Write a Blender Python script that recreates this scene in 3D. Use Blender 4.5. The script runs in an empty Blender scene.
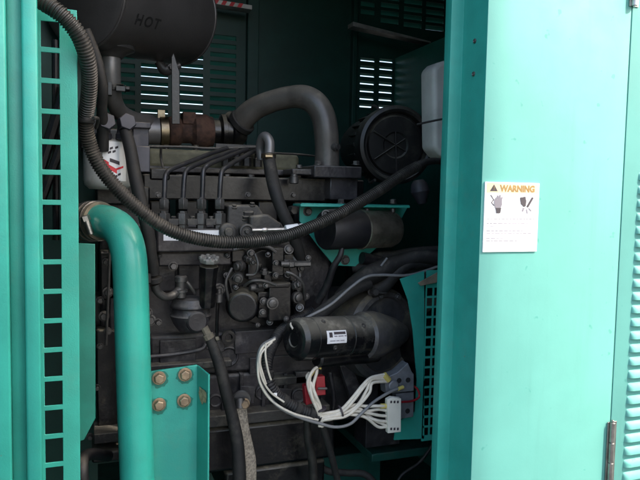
import bpy, bmesh, math, random
from mathutils import Vector, Matrix, Quaternion, noise
random.seed(7)
R = math.radians
PI = math.pi
scene = bpy.context.scene
COL = scene.collection

# ------------------------------------------------------------------ camera
F = 640.0
CAM = Vector((0, 0, 1.4))
ROT = Matrix.Rotation(R(-20), 3, 'Z') @ Matrix.Rotation(R(90 - 4.0), 3, 'X') @ Matrix.Rotation(R(1.1), 3, 'Z')
cd = bpy.data.cameras.new('camera')
cam = bpy.data.objects.new('camera', cd)
COL.objects.link(cam)
cd.sensor_width = 36
cd.lens = F / 640 * 36
cd.clip_start = 0.02
cd.clip_end = 500
cam.matrix_world = Matrix.Translation(CAM) @ ROT.to_4x4()
scene.camera = cam

# ------------------------------------------------------------------ sky, sun, exposure
SUN_AZ, SUN_EL = 52, 42      # azimuth to the right of the enclosure's outward normal
w = bpy.data.worlds.new('World')
scene.world = w
w.use_nodes = True
nt = w.node_tree
sky = nt.nodes.new('ShaderNodeTexSky')
sky.sky_type = 'NISHITA'
sky.sun_disc = False
sky.sun_elevation = R(SUN_EL)
sky.sun_rotation = R(180 - SUN_AZ)
sky.dust_density = 4.0
sky.air_density = 1.0
nt.links.new(sky.outputs[0], nt.nodes['Background'].inputs['Color'])
nt.nodes['Background'].inputs['Strength'].default_value = 0.14
sl = bpy.data.lights.new('sun', 'SUN')
sl.energy = 2.1
sl.angle = R(0.6)
sl.color = (1, .955, .89)
so = bpy.data.objects.new('sun', sl)
COL.objects.link(so)
sdir = Vector((math.sin(R(SUN_AZ)) * math.cos(R(SUN_EL)), -math.cos(R(SUN_AZ)) * math.cos(R(SUN_EL)), math.sin(R(SUN_EL))))
so.rotation_euler = sdir.to_track_quat('Z', 'Y').to_euler()
so.location = sdir * 8
scene.view_settings.view_transform = 'Standard'
scene.view_settings.look = 'None'
scene.view_settings.gamma = 1
scene.view_settings.exposure = 2.0
scene.cycles.max_bounces = 10
scene.cycles.diffuse_bounces = 5

# ------------------------------------------------------------------ geometry helpers
def P(px, py, Y):
    d = ROT @ Vector(((px - 320) / F, -(py - 240) / F, -1))
    return CAM + d * (Y / d.y)

def S(p):
    v = ROT.transposed() @ (p - CAM)
    return -v.z / F

def XY(px, X, Y=None):
    return P(px, 240, Y).x

BM = bmesh.new

def tubes(bm, pts, r, seg=16, closed_ends=True, rsamp=None, n=10, smooth=True, flat=None):
    """sweep a circle along pts (Catmull-Rom); r = radius or list per point; rsamp(s) = extra radius factor along arc length"""
    pts = [Vector(p) for p in pts]
    rs = list(r) if isinstance(r, (list, tuple)) else [r] * len(pts)
    path = []
    if smooth and len(pts) > 2:
        q = [pts[0] * 2 - pts[1]] + pts + [pts[-1] * 2 - pts[-2]]
        for i in range(len(pts) - 1):
            a, b, c, d = q[i], q[i + 1], q[i + 2], q[i + 3]
            for k in range(n):
                t = k / n
                p = 0.5 * ((2 * b) + (c - a) * t + (2 * a - 5 * b + 4 * c - d) * t * t + (3 * b - a - 3 * c + d) * t ** 3)
                path.append((p, rs[i] * (1 - t) + rs[i + 1] * t))
        path.append((pts[-1], rs[-1]))
    else:
        path = list(zip(pts, rs))
    if rsamp:
        # resample evenly
        out = []
        step = rsamp[1]
        acc = 0
        prev, pr = path[0]
        out.append((prev.copy(), pr))
        for p, rr in path[1:]:
            L = (p - prev).length
            while acc + L >= step and L > 1e-9:
                t = (step - acc) / L
                prev = prev.lerp(p, t)
                pr = pr + (rr - pr) * t
                out.append((prev.copy(), pr))
                L = (p - prev).length
                acc = 0
            acc += L
            prev, pr = p, rr
        path = [(p, rr * rsamp[0](i)) for i, (p, rr) in enumerate(out)]
    rings = []
    up = None
    m = len(path)
    for i, (p, rr) in enumerate(path):
        t = (path[min(i + 1, m - 1)][0] - path[max(i - 1, 0)][0]).normalized()
        if up is None:
            up = t.orthogonal().normalized()
            if flat is not None:
                up = (Vector(flat) - t * t.dot(Vector(flat))).normalized()
        up = (up - t * up.dot(t)).normalized()
        sd = t.cross(up)
        ring = []
        for k in range(seg):
            a = 2 * PI * k / seg
            ky = 1.0
            if flat is not None:
                ky = 0.22
            ring.append(bm.verts.new(p + (up * math.cos(a) * ky + sd * math.sin(a)) * rr))
        rings.append(ring)
    for a, b in zip(rings, rings[1:]):
        for k in range(seg):
            bm.faces.new((a[k], a[(k + 1) % seg], b[(k + 1) % seg], b[k]))
    if closed_ends:
        bm.faces.new(rings[0][::-1])
        bm.faces.new(rings[-1])
    return bm

def lathe(bm, p, axis, prof, seg=28, phase=0.0):
    """prof = [(distance along axis, radius)...]"""
    axis = Vector(axis).normalized()
    u = axis.orthogonal().normalized()
    if abs(axis.z) < .95:
        u = (Vector((0, 0, 1)) - axis * axis.z).normalized()
    v = axis.cross(u)
    rings = []
    for t, r in prof:
        c = Vector(p) + axis * t
        if r < 1e-6:
            rings.append([bm.verts.new(c)])
        else:
            rings.append([bm.verts.new(c + (u * math.cos(2 * PI * k / seg + phase) + v * math.sin(2 * PI * k / seg + phase)) * r) for k in range(seg)])
    for a, b in zip(rings, rings[1:]):
        for k in range(seg):
            if len(a) == 1 and len(b) == 1: continue
            if len(a) == 1: bm.faces.new((a[0], b[(k + 1) % seg], b[k]))
            elif len(b) == 1: bm.faces.new((a[k], a[(k + 1) % seg], b[0]))
            else: bm.faces.new((a[k], a[(k + 1) % seg], b[(k + 1) % seg], b[k]))
    if len(rings[0]) > 1: bm.faces.new(rings[0][::-1])
    if len(rings[-1]) > 1: bm.faces.new(rings[-1])
    return bm

def box(bm, x0, x1, y0, y1, z0, z1, mi=0):
    if x0 > x1: x0, x1 = x1, x0
    if z0 > z1: z0, z1 = z1, z0
    v = [bm.verts.new((x, y, z)) for z in (z0, z1) for y in (y0, y1) for x in (x0, x1)]
    for f in ((0, 2, 3, 1), (4, 5, 7, 6), (0, 1, 5, 4), (1, 3, 7, 5), (3, 2, 6, 7), (2, 0, 4, 6)):
        fc = bm.faces.new([v[i] for i in f]); fc.material_index = mi
    return bm

def pbox(bm, px0, py0, px1, py1, Y, D, mi=0):
    cx, cy = (px0 + px1) / 2, (py0 + py1) / 2
    return box(bm, P(px0, cy, Y).x, P(px1, cy, Y).x, Y, Y + D, P(cx, py1, Y).z, P(cx, py0, Y).z, mi)

def prism(bm, poly, D, mi=0):
    """poly = world points of the front outline (any plane), extruded by vector D"""
    a = [bm.verts.new(p) for p in poly]
    b = [bm.verts.new(Vector(p) + Vector(D)) for p in poly]
    fs = [bm.faces.new(a), bm.faces.new(b[::-1])]
    n = len(a)
    for i in range(n):
        fs.append(bm.faces.new((a[i], b[i], b[(i + 1) % n], a[(i + 1) % n])))
    for f in fs: f.material_index = mi
    return bm

def ppoly(bm, pts, Y, D, mi=0):
    return prism(bm, [P(x, y, Y) for x, y in pts], (0, D, 0), mi)

def extrude_z(bm, pts, z0, z1, mi=0, cap=False):
    """open strip in XY, extruded in z"""
    a = [bm.verts.new((x, y, z0)) for x, y in pts]
    b = [bm.verts.new((x, y, z1)) for x, y in pts]
    for i in range(len(a) - 1):
        f = bm.faces.new((a[i], a[i + 1], b[i + 1], b[i])); f.material_index = mi
    return bm

def hexb(bm, p, axis, r, h, washer=True):
    axis = Vector(axis).normalized(); p = Vector(p)
    if washer:
        lathe(bm, p, axis, [(0, r * 1.3), (h * .18, r * 1.3)], 20)
        p = p + axis * h * .18
    lathe(bm, p, axis, [(0, r), (h * .85, r), (h, r * .82)], 6, random.random())
    return bm

def pbolt(bm, px, py, Y, rpx, h=None, axis=(0, -1, 0), washer=True):
    p = P(px, py, Y); r = rpx * S(p)
    return hexb(bm, p, axis, r, h or r * 1.1, washer)

def grid_plate(bm, xs0, xs1, zs0, zs1, holes, Y, T):
    """plate in XZ with rectangular holes, thickness T towards +Y"""
    xs = sorted({xs0, xs1} | {h[0] for h in holes} | {h[1] for h in holes})
    zs = sorted({zs0, zs1} | {h[2] for h in holes} | {h[3] for h in holes})
    solid = {}
    for i in range(len(xs) - 1):
        for j in range(len(zs) - 1):
            cx, cz = (xs[i] + xs[i + 1]) / 2, (zs[j] + zs[j + 1]) / 2
            solid[i, j] = not any(h[0] < cx < h[1] and h[2] < cz < h[3] for h in holes)
    V = {}
    def v(i, j, k):
        if (i, j, k) not in V: V[i, j, k] = bm.verts.new((xs[i], Y + T * k, zs[j]))
        return V[i, j, k]
    for (i, j), s in solid.items():
        if not s: continue
        bm.faces.new((v(i, j, 0), v(i + 1, j, 0), v(i + 1, j + 1, 0), v(i, j + 1, 0)))
        bm.faces.new((v(i, j, 1), v(i, j + 1, 1), v(i + 1, j + 1, 1), v(i + 1, j, 1)))
        if not solid.get((i - 1, j)): bm.faces.new((v(i, j, 0), v(i, j + 1, 0), v(i, j + 1, 1), v(i, j, 1)))
        if not solid.get((i + 1, j)): bm.faces.new((v(i + 1, j, 0), v(i + 1, j, 1), v(i + 1, j + 1, 1), v(i + 1, j + 1, 0)))
        if not solid.get((i, j - 1)): bm.faces.new((v(i, j, 0), v(i, j, 1), v(i + 1, j, 1), v(i + 1, j, 0)))
        if not solid.get((i, j + 1)): bm.faces.new((v(i, j + 1, 0), v(i + 1, j + 1, 0), v(i + 1, j + 1, 1), v(i, j + 1, 1)))
    return bm

# ------------------------------------------------------------------ object helpers
def wpos(o):
    p = Vector(o.location)
    while o.parent: o = o.parent; p += o.location
    return p

SPLIT = {'head_bolt', 'pump_bolt', 'cover_bolt', 'housing_bolt', 'flange_bolt', 'pump_fitting', 'cover_nut', 'rivet', 'clip', 'bolt', 'casting_detail',
         'end_screw', 'hole', 'governor_housing', 'contact', 'cable_tie', 'yellow_sleeve', 'tape_wrap', 'governor_screw', 'sump_flange', 'starter_brace', 'wall_rib',
         'brace', 'seam', 'shell', 'louvre', 'filter_head', 'engine_block', 'timing_cover', 'leak_off_rail', 'taped_sleeve', 'valve_clamp', 'cylinder_head', 'speed_screw', 'drain_boss'}

def islands(bm, gap=.0015):
    bm.verts.ensure_lookup_table(); bm.verts.index_update()
    seen = set(); out = []
    for v in bm.verts:
        if v.index in seen: continue
        st = [v]; seen.add(v.index); isl = []
        while st:
            a = st.pop(); isl.append(a.index)
            for e in a.link_edges:
                b = e.other_vert(a)
                if b.index not in seen: seen.add(b.index); st.append(b)
        out.append(isl)
    bm.verts.ensure_lookup_table()
    bb = []
    for isl in out:
        co = [bm.verts[i].co for i in isl]
        bb.append([[min(c[k] for c in co) for k in range(3)], [max(c[k] for c in co) for k in range(3)], set(isl)])
    ch = True
    while ch:
        ch = False
        for i in range(len(bb)):
            for j in range(i + 1, len(bb)):
                if all(bb[i][0][k] - gap <= bb[j][1][k] and bb[j][0][k] - gap <= bb[i][1][k] for k in range(3)):
                    bb[i] = [[min(bb[i][0][k], bb[j][0][k]) for k in range(3)], [max(bb[i][1][k], bb[j][1][k]) for k in range(3)], bb[i][2] | bb[j][2]]
                    del bb[j]; ch = True; break
            if ch: break
    return [b[2] for b in bb]

def obj(name, bm, mat, parent=None, bevel=0.0, angle=35, label=None, seg=2, recalc=True):
    if name in SPLIT and parent is not None:
        groups = islands(bm)
        if len(groups) > 1:
            first = None
            for g_ in groups:
                c_ = bm.copy(); c_.verts.ensure_lookup_table()
                bmesh.ops.delete(c_, geom=[v for v in c_.verts if v.index not in g_], context='VERTS')
                o = obj_(name, c_, mat, parent, bevel, angle, label, seg, recalc); first = first or o
            bm.free()
            return first
    return obj_(name, bm, mat, parent, bevel, angle, label, seg, recalc)

def obj_(name, bm, mat, parent=None, bevel=0.0, angle=35, label=None, seg=2, recalc=True):
    if recalc: bmesh.ops.recalc_face_normals(bm, faces=bm.faces)
    co = [v.co for v in bm.verts]
    c = Vector([(min(p[i] for p in co) + max(p[i] for p in co)) / 2 for i in range(3)])
    for v in bm.verts: v.co -= c
    me = bpy.data.meshes.new(name)
    bm.to_mesh(me); bm.free()
    for m in (mat if isinstance(mat, (list, tuple)) else [mat]): me.materials.append(m)
    for p in me.polygons: p.use_smooth = True
    me.set_sharp_from_angle(angle=R(angle))
    o = bpy.data.objects.new(name, me)
    COL.objects.link(o)
    if parent:
        o.parent = parent
        o.location = c - wpos(parent)
    else:
        o.location = c
    if bevel:
        b = o.modifiers.new('bevel', 'BEVEL')
        b.width = bevel; b.segments = seg; b.limit_method = 'ANGLE'; b.angle_limit = R(35)
        b.harden_normals = False
    if label: o['label'] = label
    return o

def thing(name, label, cat, loc, group=None):
    o = bpy.data.objects.new(name, None)
    o.empty_display_size = .05
    COL.objects.link(o)
    o.location = loc
    o['label'] = label; o['category'] = cat
    if group: o['group'] = group
    return o

def tag(o, label, cat, group=None):
    o['label'] = label; o['category'] = cat
    if group: o['group'] = group
    return o

def struct(o):
    o['kind'] = 'structure'; return o

# ------------------------------------------------------------------ materials
def mk(name, base, rough=.5, metal=0.0, var=.12, vscale=25, dust=0.0, dustcol=(.20, .165, .115), dustup=0.0,
       bump=0.0, bscale=300, coat=0.0, spots=None, edge=None, spec=.5, streak=0.0):
    m = bpy.data.materials.new(name)
    m.use_nodes = True
    N = m.node_tree; L = N.links
    b = N.nodes['Principled BSDF']
    geo = N.nodes.new('ShaderNodeNewGeometry')
    def noise_(sc, det=5, ro=.6, vec=None):
        n = N.nodes.new('ShaderNodeTexNoise')
        n.inputs['Scale'].default_value = sc; n.inputs['Detail'].default_value = det; n.inputs['Roughness'].default_value = ro
        L.new(vec or geo.outputs['Position'], n.inputs['Vector'])
        return n.outputs['Fac']
    def ramp(f, lo, hi, a=0.0, c=1.0):
        r = N.nodes.new('ShaderNodeMapRange')
        r.inputs['From Min'].default_value = lo; r.inputs['From Max'].default_value = hi
        r.inputs['To Min'].default_value = a; r.inputs['To Max'].default_value = c
        r.interpolation_type = 'SMOOTHSTEP'
        L.new(f, r.inputs['Value']); return r.outputs['Result']
    def math_(op, a, c):
        n = N.nodes.new('ShaderNodeMath'); n.operation = op; n.use_clamp = op in ('ADD', 'MULTIPLY')
        for i, x in enumerate((a, c)):
            if isinstance(x, (int, float)): n.inputs[i].default_value = x
            else: L.new(x, n.inputs[i])
        return n.outputs[0]
    def mix(f, a, c):
        n = N.nodes.new('ShaderNodeMix'); n.data_type = 'RGBA'
        if isinstance(f, (int, float)): n.inputs[0].default_value = f
        else: L.new(f, n.inputs[0])
        for i, x in ((6, a), (7, c)):
            if isinstance(x, tuple): n.inputs[i].default_value = (*x, 1)
            else: L.new(x, n.inputs[i])
        return n.outputs[2]
    v = var
    c0 = tuple(x * (1 - v) for x in base); c1 = tuple(min(1, x * (1 + v)) for x in base)
    col = mix(ramp(noise_(vscale), .35, .65), c0, c1)
    if streak:
        mp = N.nodes.new('ShaderNodeMapping'); mp.inputs['Scale'].default_value = (22, 22, 1.6)
        L.new(geo.outputs['Position'], mp.inputs['Vector'])
        col = mix(ramp(noise_(1.0, 6, .65, mp.outputs[0]), .5, .78, 0, streak), col, tuple(x * .62 for x in base))
    if spots:
        col = mix(ramp(noise_(spots[1], 2, .5), spots[2], spots[2] + .05, 0, spots[3]), col, spots[0])
    rgh = rough
    if dust or dustup:
        sx = N.nodes.new('ShaderNodeSeparateXYZ'); L.new(geo.outputs['Normal'], sx.inputs[0])
        up = ramp(sx.outputs[2], .05, .8, 0, dustup)
        nz = ramp(noise_(34, 9, .72), .47, .66, 0, 1)
        big = ramp(noise_(8, 3, .5), .38, .62, .15, 1)
        d = math_('ADD', math_('MULTIPLY', up, math_('ADD', math_('MULTIPLY', nz, .5), .55)), math_('MULTIPLY', math_('MULTIPLY', nz, big), dust))
        col = mix(d, col, dustcol)
        mr = N.nodes.new('ShaderNodeMapRange'); L.new(d, mr.inputs['Value'])
        mr.inputs['To Min'].default_value = rough; mr.inputs['To Max'].default_value = .9
        L.new(mr.outputs[0], b.inputs['Roughness'])
    else:
        L.new(ramp(noise_(vscale * 2.3), .3, .7, max(0, rough - .07), min(1, rough + .1)), b.inputs['Roughness'])
    L.new(col, b.inputs['Base Color'])
    b.inputs['Metallic'].default_value = metal
    b.inputs['Specular IOR Level'].default_value = spec
    if coat: b.inputs['Coat Weight'].default_value = coat; b.inputs['Coat Roughness'].default_value = .12
    if bump:
        bp = N.nodes.new('ShaderNodeBump'); bp.inputs['Strength'].default_value = bump; bp.inputs['Distance'].default_value = .002
        L.new(noise_(bscale, 4, .6), bp.inputs['Height']); L.new(bp.outputs[0], b.inputs['Normal'])
    return m

TEAL = (.032, .34, .268)
M = dict(
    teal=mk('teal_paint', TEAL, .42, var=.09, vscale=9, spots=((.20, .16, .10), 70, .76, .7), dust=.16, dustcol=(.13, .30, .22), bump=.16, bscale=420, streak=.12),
    tealdk=mk('teal_paint_inside_shaded', (.0035, .045, .034), .5, var=.15, vscale=8, dust=.15, dustup=.5, dustcol=(.03, .05, .04), bump=.1),  # same teal darkened in the colour to stand in for interior shade
    tealout=mk('teal_paint_sunlit_worn', (.125, .385, .32), .6, var=.05, vscale=5, dust=0, bump=.05, bscale=300, spots=((.04, .26, .2), 38, .68, .55), streak=.3),  # base paled to imitate overexposed sunlight; spots and streaks are wear
    tealpipe=mk('teal_gloss_paint', (.032, .37, .292), .32, var=.08, vscale=10, spots=((.16, .14, .10), 90, .77, .7), dust=.14, dustcol=(.13, .28, .20), dustup=.35, bump=.16, bscale=330, coat=.15),
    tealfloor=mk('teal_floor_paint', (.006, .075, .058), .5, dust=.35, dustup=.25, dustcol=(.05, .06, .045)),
    black=mk('black_engine_paint', (.0035, .0035, .0045), .28, var=.25, vscale=30, dust=.16, dustup=.85, dustcol=(.19, .165, .115), bump=.2, bscale=170),
    grey=mk('dusty_grey_casting', (.028, .0255, .028), .28, var=.4, vscale=18, dust=.34, dustup=.85, dustcol=(.185, .17, .15), bump=.3, bscale=150),
    muff=mk('muffler_paint', (.050, .047, .046), .33, var=.10, vscale=12, dust=.12, dustup=.3, dustcol=(.09, .08, .068), bump=.15, bscale=260),
    brownpipe=mk('dusty_intake_paint', (.075, .068, .06), .3, var=.15, vscale=18, dust=.25, dustup=.85, dustcol=(.23, .20, .15), bump=.2),
    rubber=mk('black_rubber', (.010, .0095, .009), .7, var=.2, vscale=60, dust=.35, dustup=.5, dustcol=(.10, .088, .07), bump=.2),
    conduit=mk('conduit_plastic', (.017, .016, .0145), .42, var=.15, vscale=40, dust=.35, dustup=.4, dustcol=(.13, .115, .09)),
    plastic=mk('black_plastic', (.006, .006, .008), .5, var=.15, dust=.2, dustup=.45, dustcol=(.12, .105, .085)),
    bluegrey=mk('grey_plastic_cap', (.035, .035, .045), .5, var=.15, dust=.2, dustup=.5),
    drum=mk('air_cleaner_plastic', (.006, .006, .006), .42, var=.2, dust=.12, dustup=.85, dustcol=(.13, .12, .09)),
    can=mk('tarnished_can', (.36, .32, .25), .3, .85, var=.3, vscale=30, dust=.6, dustup=.3, dustcol=(.07, .06, .045), bump=.3),
    govern=mk('dusty_governor', (.022, .021, .020), .45, var=.2, dust=.5, dustup=.9, dustcol=(.23, .2, .15), bump=.4, bscale=150),
    bell=mk('dusty_bell_housing', (.07, .067, .068), .4, .2, var=.25, dust=.5, dustup=.9, dustcol=(.19, .16, .11), bump=.4, bscale=150),
    startm=mk('starter_dusty_black', (.006, .006, .007), .25, var=.2, vscale=30, dust=.16, dustup=.95, dustcol=(.22, .20, .155), bump=.1),
    tealshade=mk('teal_shade_and_grime', (.012, .17, .125), .45, var=.15, vscale=9, dust=.2, dustcol=(.05, .12, .09), bump=.1),  # teal darkened as shade on the bracket plate; tone reused for grime rings
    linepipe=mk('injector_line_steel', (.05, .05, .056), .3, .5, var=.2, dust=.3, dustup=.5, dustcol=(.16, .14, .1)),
    tealmid=mk('teal_paint_inside_halfshade', (.008, .12, .088), .5, var=.15, vscale=8, dust=.2, dustup=.5, dustcol=(.05, .09, .07), bump=.1),  # half-darkened interior teal: shade in the colour, lighter so louvre hoods look lit
    headblk=mk('black_head_paint', (.0035, .0035, .0045), .3, var=.3, vscale=20, dust=.12, dustup=.95, dustcol=(.24, .21, .16), bump=.15, bscale=120),
    steel=mk('steel', (.42, .40, .37), .35, 1, var=.15, vscale=40, dust=.35, dustup=.3, dustcol=(.2, .17, .13), bump=.2),
    dullsteel=mk('dull_steel', (.11, .105, .10), .42, .7, var=.2, vscale=40, dust=.4, dustup=.45, dustcol=(.17, .15, .12), bump=.3),
    gold=mk('yellow_zinc', (.30, .25, .17), .35, 1, var=.2, vscale=50, dust=.2),
    boltbr=mk('dull_bronze_bolt', (.36, .27, .18), .45, .75, var=.2, vscale=60, dust=.35, dustcol=(.32, .25, .17), dustup=.2),
    rust=mk('rusty_iron', (.05, .024, .015), .85, var=.45, vscale=45, dust=.3, dustcol=(.15, .085, .05), bump=.7, bscale=200),
    alum=mk('aluminium', (.38, .37, .35), .45, .6, var=.15, vscale=30, dust=.45, dustup=.5, dustcol=(.27, .235, .18), bump=.35, bscale=180),
    pipegrey=mk('silver_exhaust_pipe', (.19, .182, .175), .42, .5, var=.12, vscale=20, dust=.25, dustcol=(.2, .18, .15)),
    tan=mk('dust_caked_iron', (.15, .13, .095), .85, var=.25, vscale=30, dust=.35, dustup=.5, dustcol=(.28, .24, .17), bump=.5, bscale=160),
    olive=mk('olive_dusty_cover', (.10, .095, .055), .6, var=.25, vscale=22, dust=.4, dustup=.7, dustcol=(.24, .22, .14), bump=.3),
    filter=mk('filter_can_paint', (.40, .40, .38), .4, var=.1, vscale=20, dust=.3, dustup=.4),
    white=mk('white_label', (.86, .85, .83), .5, var=.02, dust=.05),
    whitedirty=mk('grubby_white_label', (.74, .74, .74), .45, var=.06, vscale=60, dust=.12),
    bottle=mk('translucent_bottle', (.56, .56, .52), .45, var=.08, vscale=15, dust=.15, dustup=.3),
    wire=mk('white_wire', (.60, .55, .45), .5, var=.08, vscale=60, dust=.18),
    greywire=mk('grey_wire', (.17, .17, .165), .5, var=.1, dust=.2),
    red=mk('red_plastic', (.30, .012, .02), .45, var=.15, vscale=60, dust=.15),
    yellow=mk('yellow_sleeve', (.55, .45, .12), .5, var=.1),
    cream=mk('cream_connector', (.72, .68, .57), .45, var=.05, dust=.08),
    block=mk('grey_terminal_metal', (.17, .175, .185), .45, .2, var=.15, vscale=50, dust=.35, dustcol=(.2, .18, .15)),
    orange=mk('label_orange', (.30, .175, .05), .5, var=.03),
    palecream=mk('label_cream_band', (.66, .52, .33), .5, var=.02),
    ink=mk('label_ink', (.05, .04, .045), .6, var=.1),
    inkgrey=mk('label_faded_ink', (.22, .20, .22), .6, var=.1),
    inkred=mk('label_red', (.62, .03, .04), .5, var=.1),
    darkhole=mk('dark_hole', (.01, .01, .01), .8, var=.1),
    strap=mk('braided_strap', (.30, .26, .20), .8, var=.35, vscale=180, dust=.3, dustcol=(.36, .31, .23), bump=1.0, bscale=420),
    rag=mk('dusty_tan_tape', (.20, .17, .12), .9, var=.2, vscale=40, dust=.3, bump=.6, bscale=120),
    ground=mk('asphalt_ground', (.075, .072, .068), .85, var=.12, vscale=3, bump=.3, bscale=60),
    wallpaint=mk('shade_wall_render', (.45, .44, .41), .85, var=.08, vscale=2),
    engraved=mk('engraved_dark', (.012, .011, .011), .6, var=.1),
    chip=mk('chipped_primer', (.38, .27, .16), .8, var=.3, vscale=120),
)

# ------------------------------------------------------------------ setting
bm = BM(); box(bm, -60, 60, -60, 60, -.05, 0); g = struct(obj('ground', bm, M['ground']))
bm = BM(); bx_ = P(481, 240, 1.0).x + 3.0 * math.tan(R(SUN_AZ)); box(bm, bx_ - 2.3, bx_, -2.35, -2.0, 0, 9); g = struct(obj('unseen_shade_wall', bm, M['wallpaint']));  # added off-camera wall, invented to keep sun off the left panel and engine

# ------------------------------------------------------------------ enclosure
ZT = 2.42; ZB = .45
YF = 1.0
XL = -.75; XR = 1.95
YB = 2.3
XD0 = P(480, 240, YF).x          # left edge of the right hand door
XD1 = P(618.5, 240, YF).x
enc = thing('generator_enclosure', 'teal green steel generator enclosure standing open around the black engine', 'enclosure', (.6, 1.6, 0))

# folded front post, left
bm = BM()
pz = [(-160, .93), (-20, .955), (7, .955), (8.5, .99), (10, .985), (25, .988), (25.8, .966), (38.3, .966), (38.6, 1.10)]
pts = [(P(x, 240, y).x, y) for x, y in pz]
pts = [(XL, pts[0][1])] + pts
extrude_z(bm, pts, ZB, ZT)
o = obj('folded_post', bm, M['teal'], enc, bevel=.0018, angle=20)
so_ = o.modifiers.new('thick', 'SOLIDIFY'); so_.thickness = .002; so_.offset = -1

# slotted panel
YS = 1.10
x0, xa, xb, x1 = [P(x, 262, YS).x for x in (37, 43.2, 61.3, 78.6)]
rungs = [P(52, y, YS).z for y in (50, 465)]
pitch = (rungs[0] - rungs[1]) / 14
ztop = P(66, 9, YS).z
holes = []
half = pitch * .5 * .17
for i in range(-1, 19):
    zc = rungs[0] - i * pitch
    hi, lo = zc - half, zc - pitch + half
    if hi > ztop - .012: hi = ztop - .028
    if hi - lo > .01: holes.append((xa, xb, lo, hi))
bm = BM(); grid_plate(bm, x0, x1, ZB, ztop, holes, YS, .003)
obj('slotted_panel', bm, M['teal'], enc, bevel=.0008)
bm = BM(); box(bm, x1 - .0025, x1, YS + .0035, YS + .035, ZB, ztop)
obj('panel_flange', bm, M['teal'], enc, bevel=.0006)
# stay behind the slots
bm = BM()
tubes(bm, [P(40, 170, 1.5), P(66, 85, 1.5)], .012, 8)
tubes(bm, [P(36, 215, 1.5), P(70, 120, 1.5)], .010, 8)
tubes(bm, [P(55, 40, 1.52), P(56, 240, 1.52)], .007, 8)
obj('brace', bm, M['black'], enc)
# bracket plate beside the slotted panel
bm = BM(); ppoly(bm, [(74, 243), (95, 244), (95.5, 418), (84, 440), (74, 443)], 1.22, .004)
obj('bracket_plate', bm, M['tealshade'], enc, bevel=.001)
# inner duct wall behind the slots (left)
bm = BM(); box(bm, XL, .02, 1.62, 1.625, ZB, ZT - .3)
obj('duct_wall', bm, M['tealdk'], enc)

# back wall with louvres
def louvres(bm, holes, xa, xb, ztop, n, pitch, h, Y, out, drop):
    for i in range(n):
        zt = ztop - i * pitch; zb = zt - h
        holes.append((xa, xb, zb, zt))
        # hood on the outside (far) face, slanting down
        prism(bm, [(xa - .003, Y + .0045, zt + .003), (xa - .003, Y + out, zt - drop), (xa - .003, Y + out + .002, zt - drop + .002), (xa - .003, Y + .0045, zt + .007)], (xb - xa + .006, 0, 0))
        for xx in (xa - .003, xb + .003):
            prism(bm, [(xx, Y + .0045, zt + .003), (xx, Y + out, zt - drop), (xx, Y + .0045, zt - h)], (.0015, 0, 0))
holes = []
def grp(pxa, pxb, pya, n, pitchpx, hpx, drop, out=.016):
    yy = pya + n * pitchpx / 2
    a = P(pxa, yy, YB); b = P(pxb, yy, YB); s = S(a)
    bh = BM(); louvres(bh, holes, a.x, b.x, P((pxa + pxb) / 2, pya, YB).z, n, pitchpx * s, hpx * s, YB, out, drop)
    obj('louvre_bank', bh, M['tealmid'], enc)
grp(42, 62, 22, 18, 8.8, 4.0, .012)
grp(95, 135, 35, 10, 9.0, 4.5, .019)
grp(141, 168, 36.5, 10, 9.0, 4.2, .0096)
grp(180, 203, 36.5, 10, 9.0, 4.2, .0096)
grp(210, 236, 35, 10, 8.7, 4.5, .0165)
grp(360, 374, 58, 7, 7.6, 3.3, .0060)
grp(379, 392, 59, 7, 7.6, 3.3, .0062)
grp(361, 375, -22, 5, 7.8, 4.5, .0165)
grp(381, 399, -20, 6, 7.6, 4.6, .0135)
grp(404, 422, -16, 6, 7.6, 4.6, .0135)
grp(426, 444, -13, 6, 7.6, 4.6, .0135)
grp(447, 465, -11, 6, 7.6, 4.6, .0135)
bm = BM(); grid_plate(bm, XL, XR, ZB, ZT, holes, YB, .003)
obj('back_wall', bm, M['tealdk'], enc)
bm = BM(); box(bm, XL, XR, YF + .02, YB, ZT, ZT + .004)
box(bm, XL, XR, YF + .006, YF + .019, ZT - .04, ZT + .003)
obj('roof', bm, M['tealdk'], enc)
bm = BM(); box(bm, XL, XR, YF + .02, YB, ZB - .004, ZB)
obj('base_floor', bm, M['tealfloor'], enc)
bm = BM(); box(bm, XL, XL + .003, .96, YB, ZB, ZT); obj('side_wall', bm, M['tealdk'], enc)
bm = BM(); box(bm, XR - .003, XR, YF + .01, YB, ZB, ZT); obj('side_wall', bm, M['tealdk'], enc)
bm = BM(); box(bm, XL, XR, YF, YB, .08, ZB - .006); obj('fuel_tank_base', bm, M['teal'], enc, bevel=.004)
# centre rib and doors seams of the back wall
bm = BM(); pbox(bm, 246, -30, 257, 420, YB - .03, .028)
pbox(bm, 350, -30, 354, 420, YB - .03, .028)
obj('wall_rib', bm, M['tealdk'], enc, bevel=.002)
# partition at the right, running to the back
XPt = P(390, 240, YB).x
bm = BM(); box(bm, XPt, XPt + .003, 1.62, YB - .002, ZB, P(390, 58, YB).z)
obj('partition', bm, M['tealmid'], enc)
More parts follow.
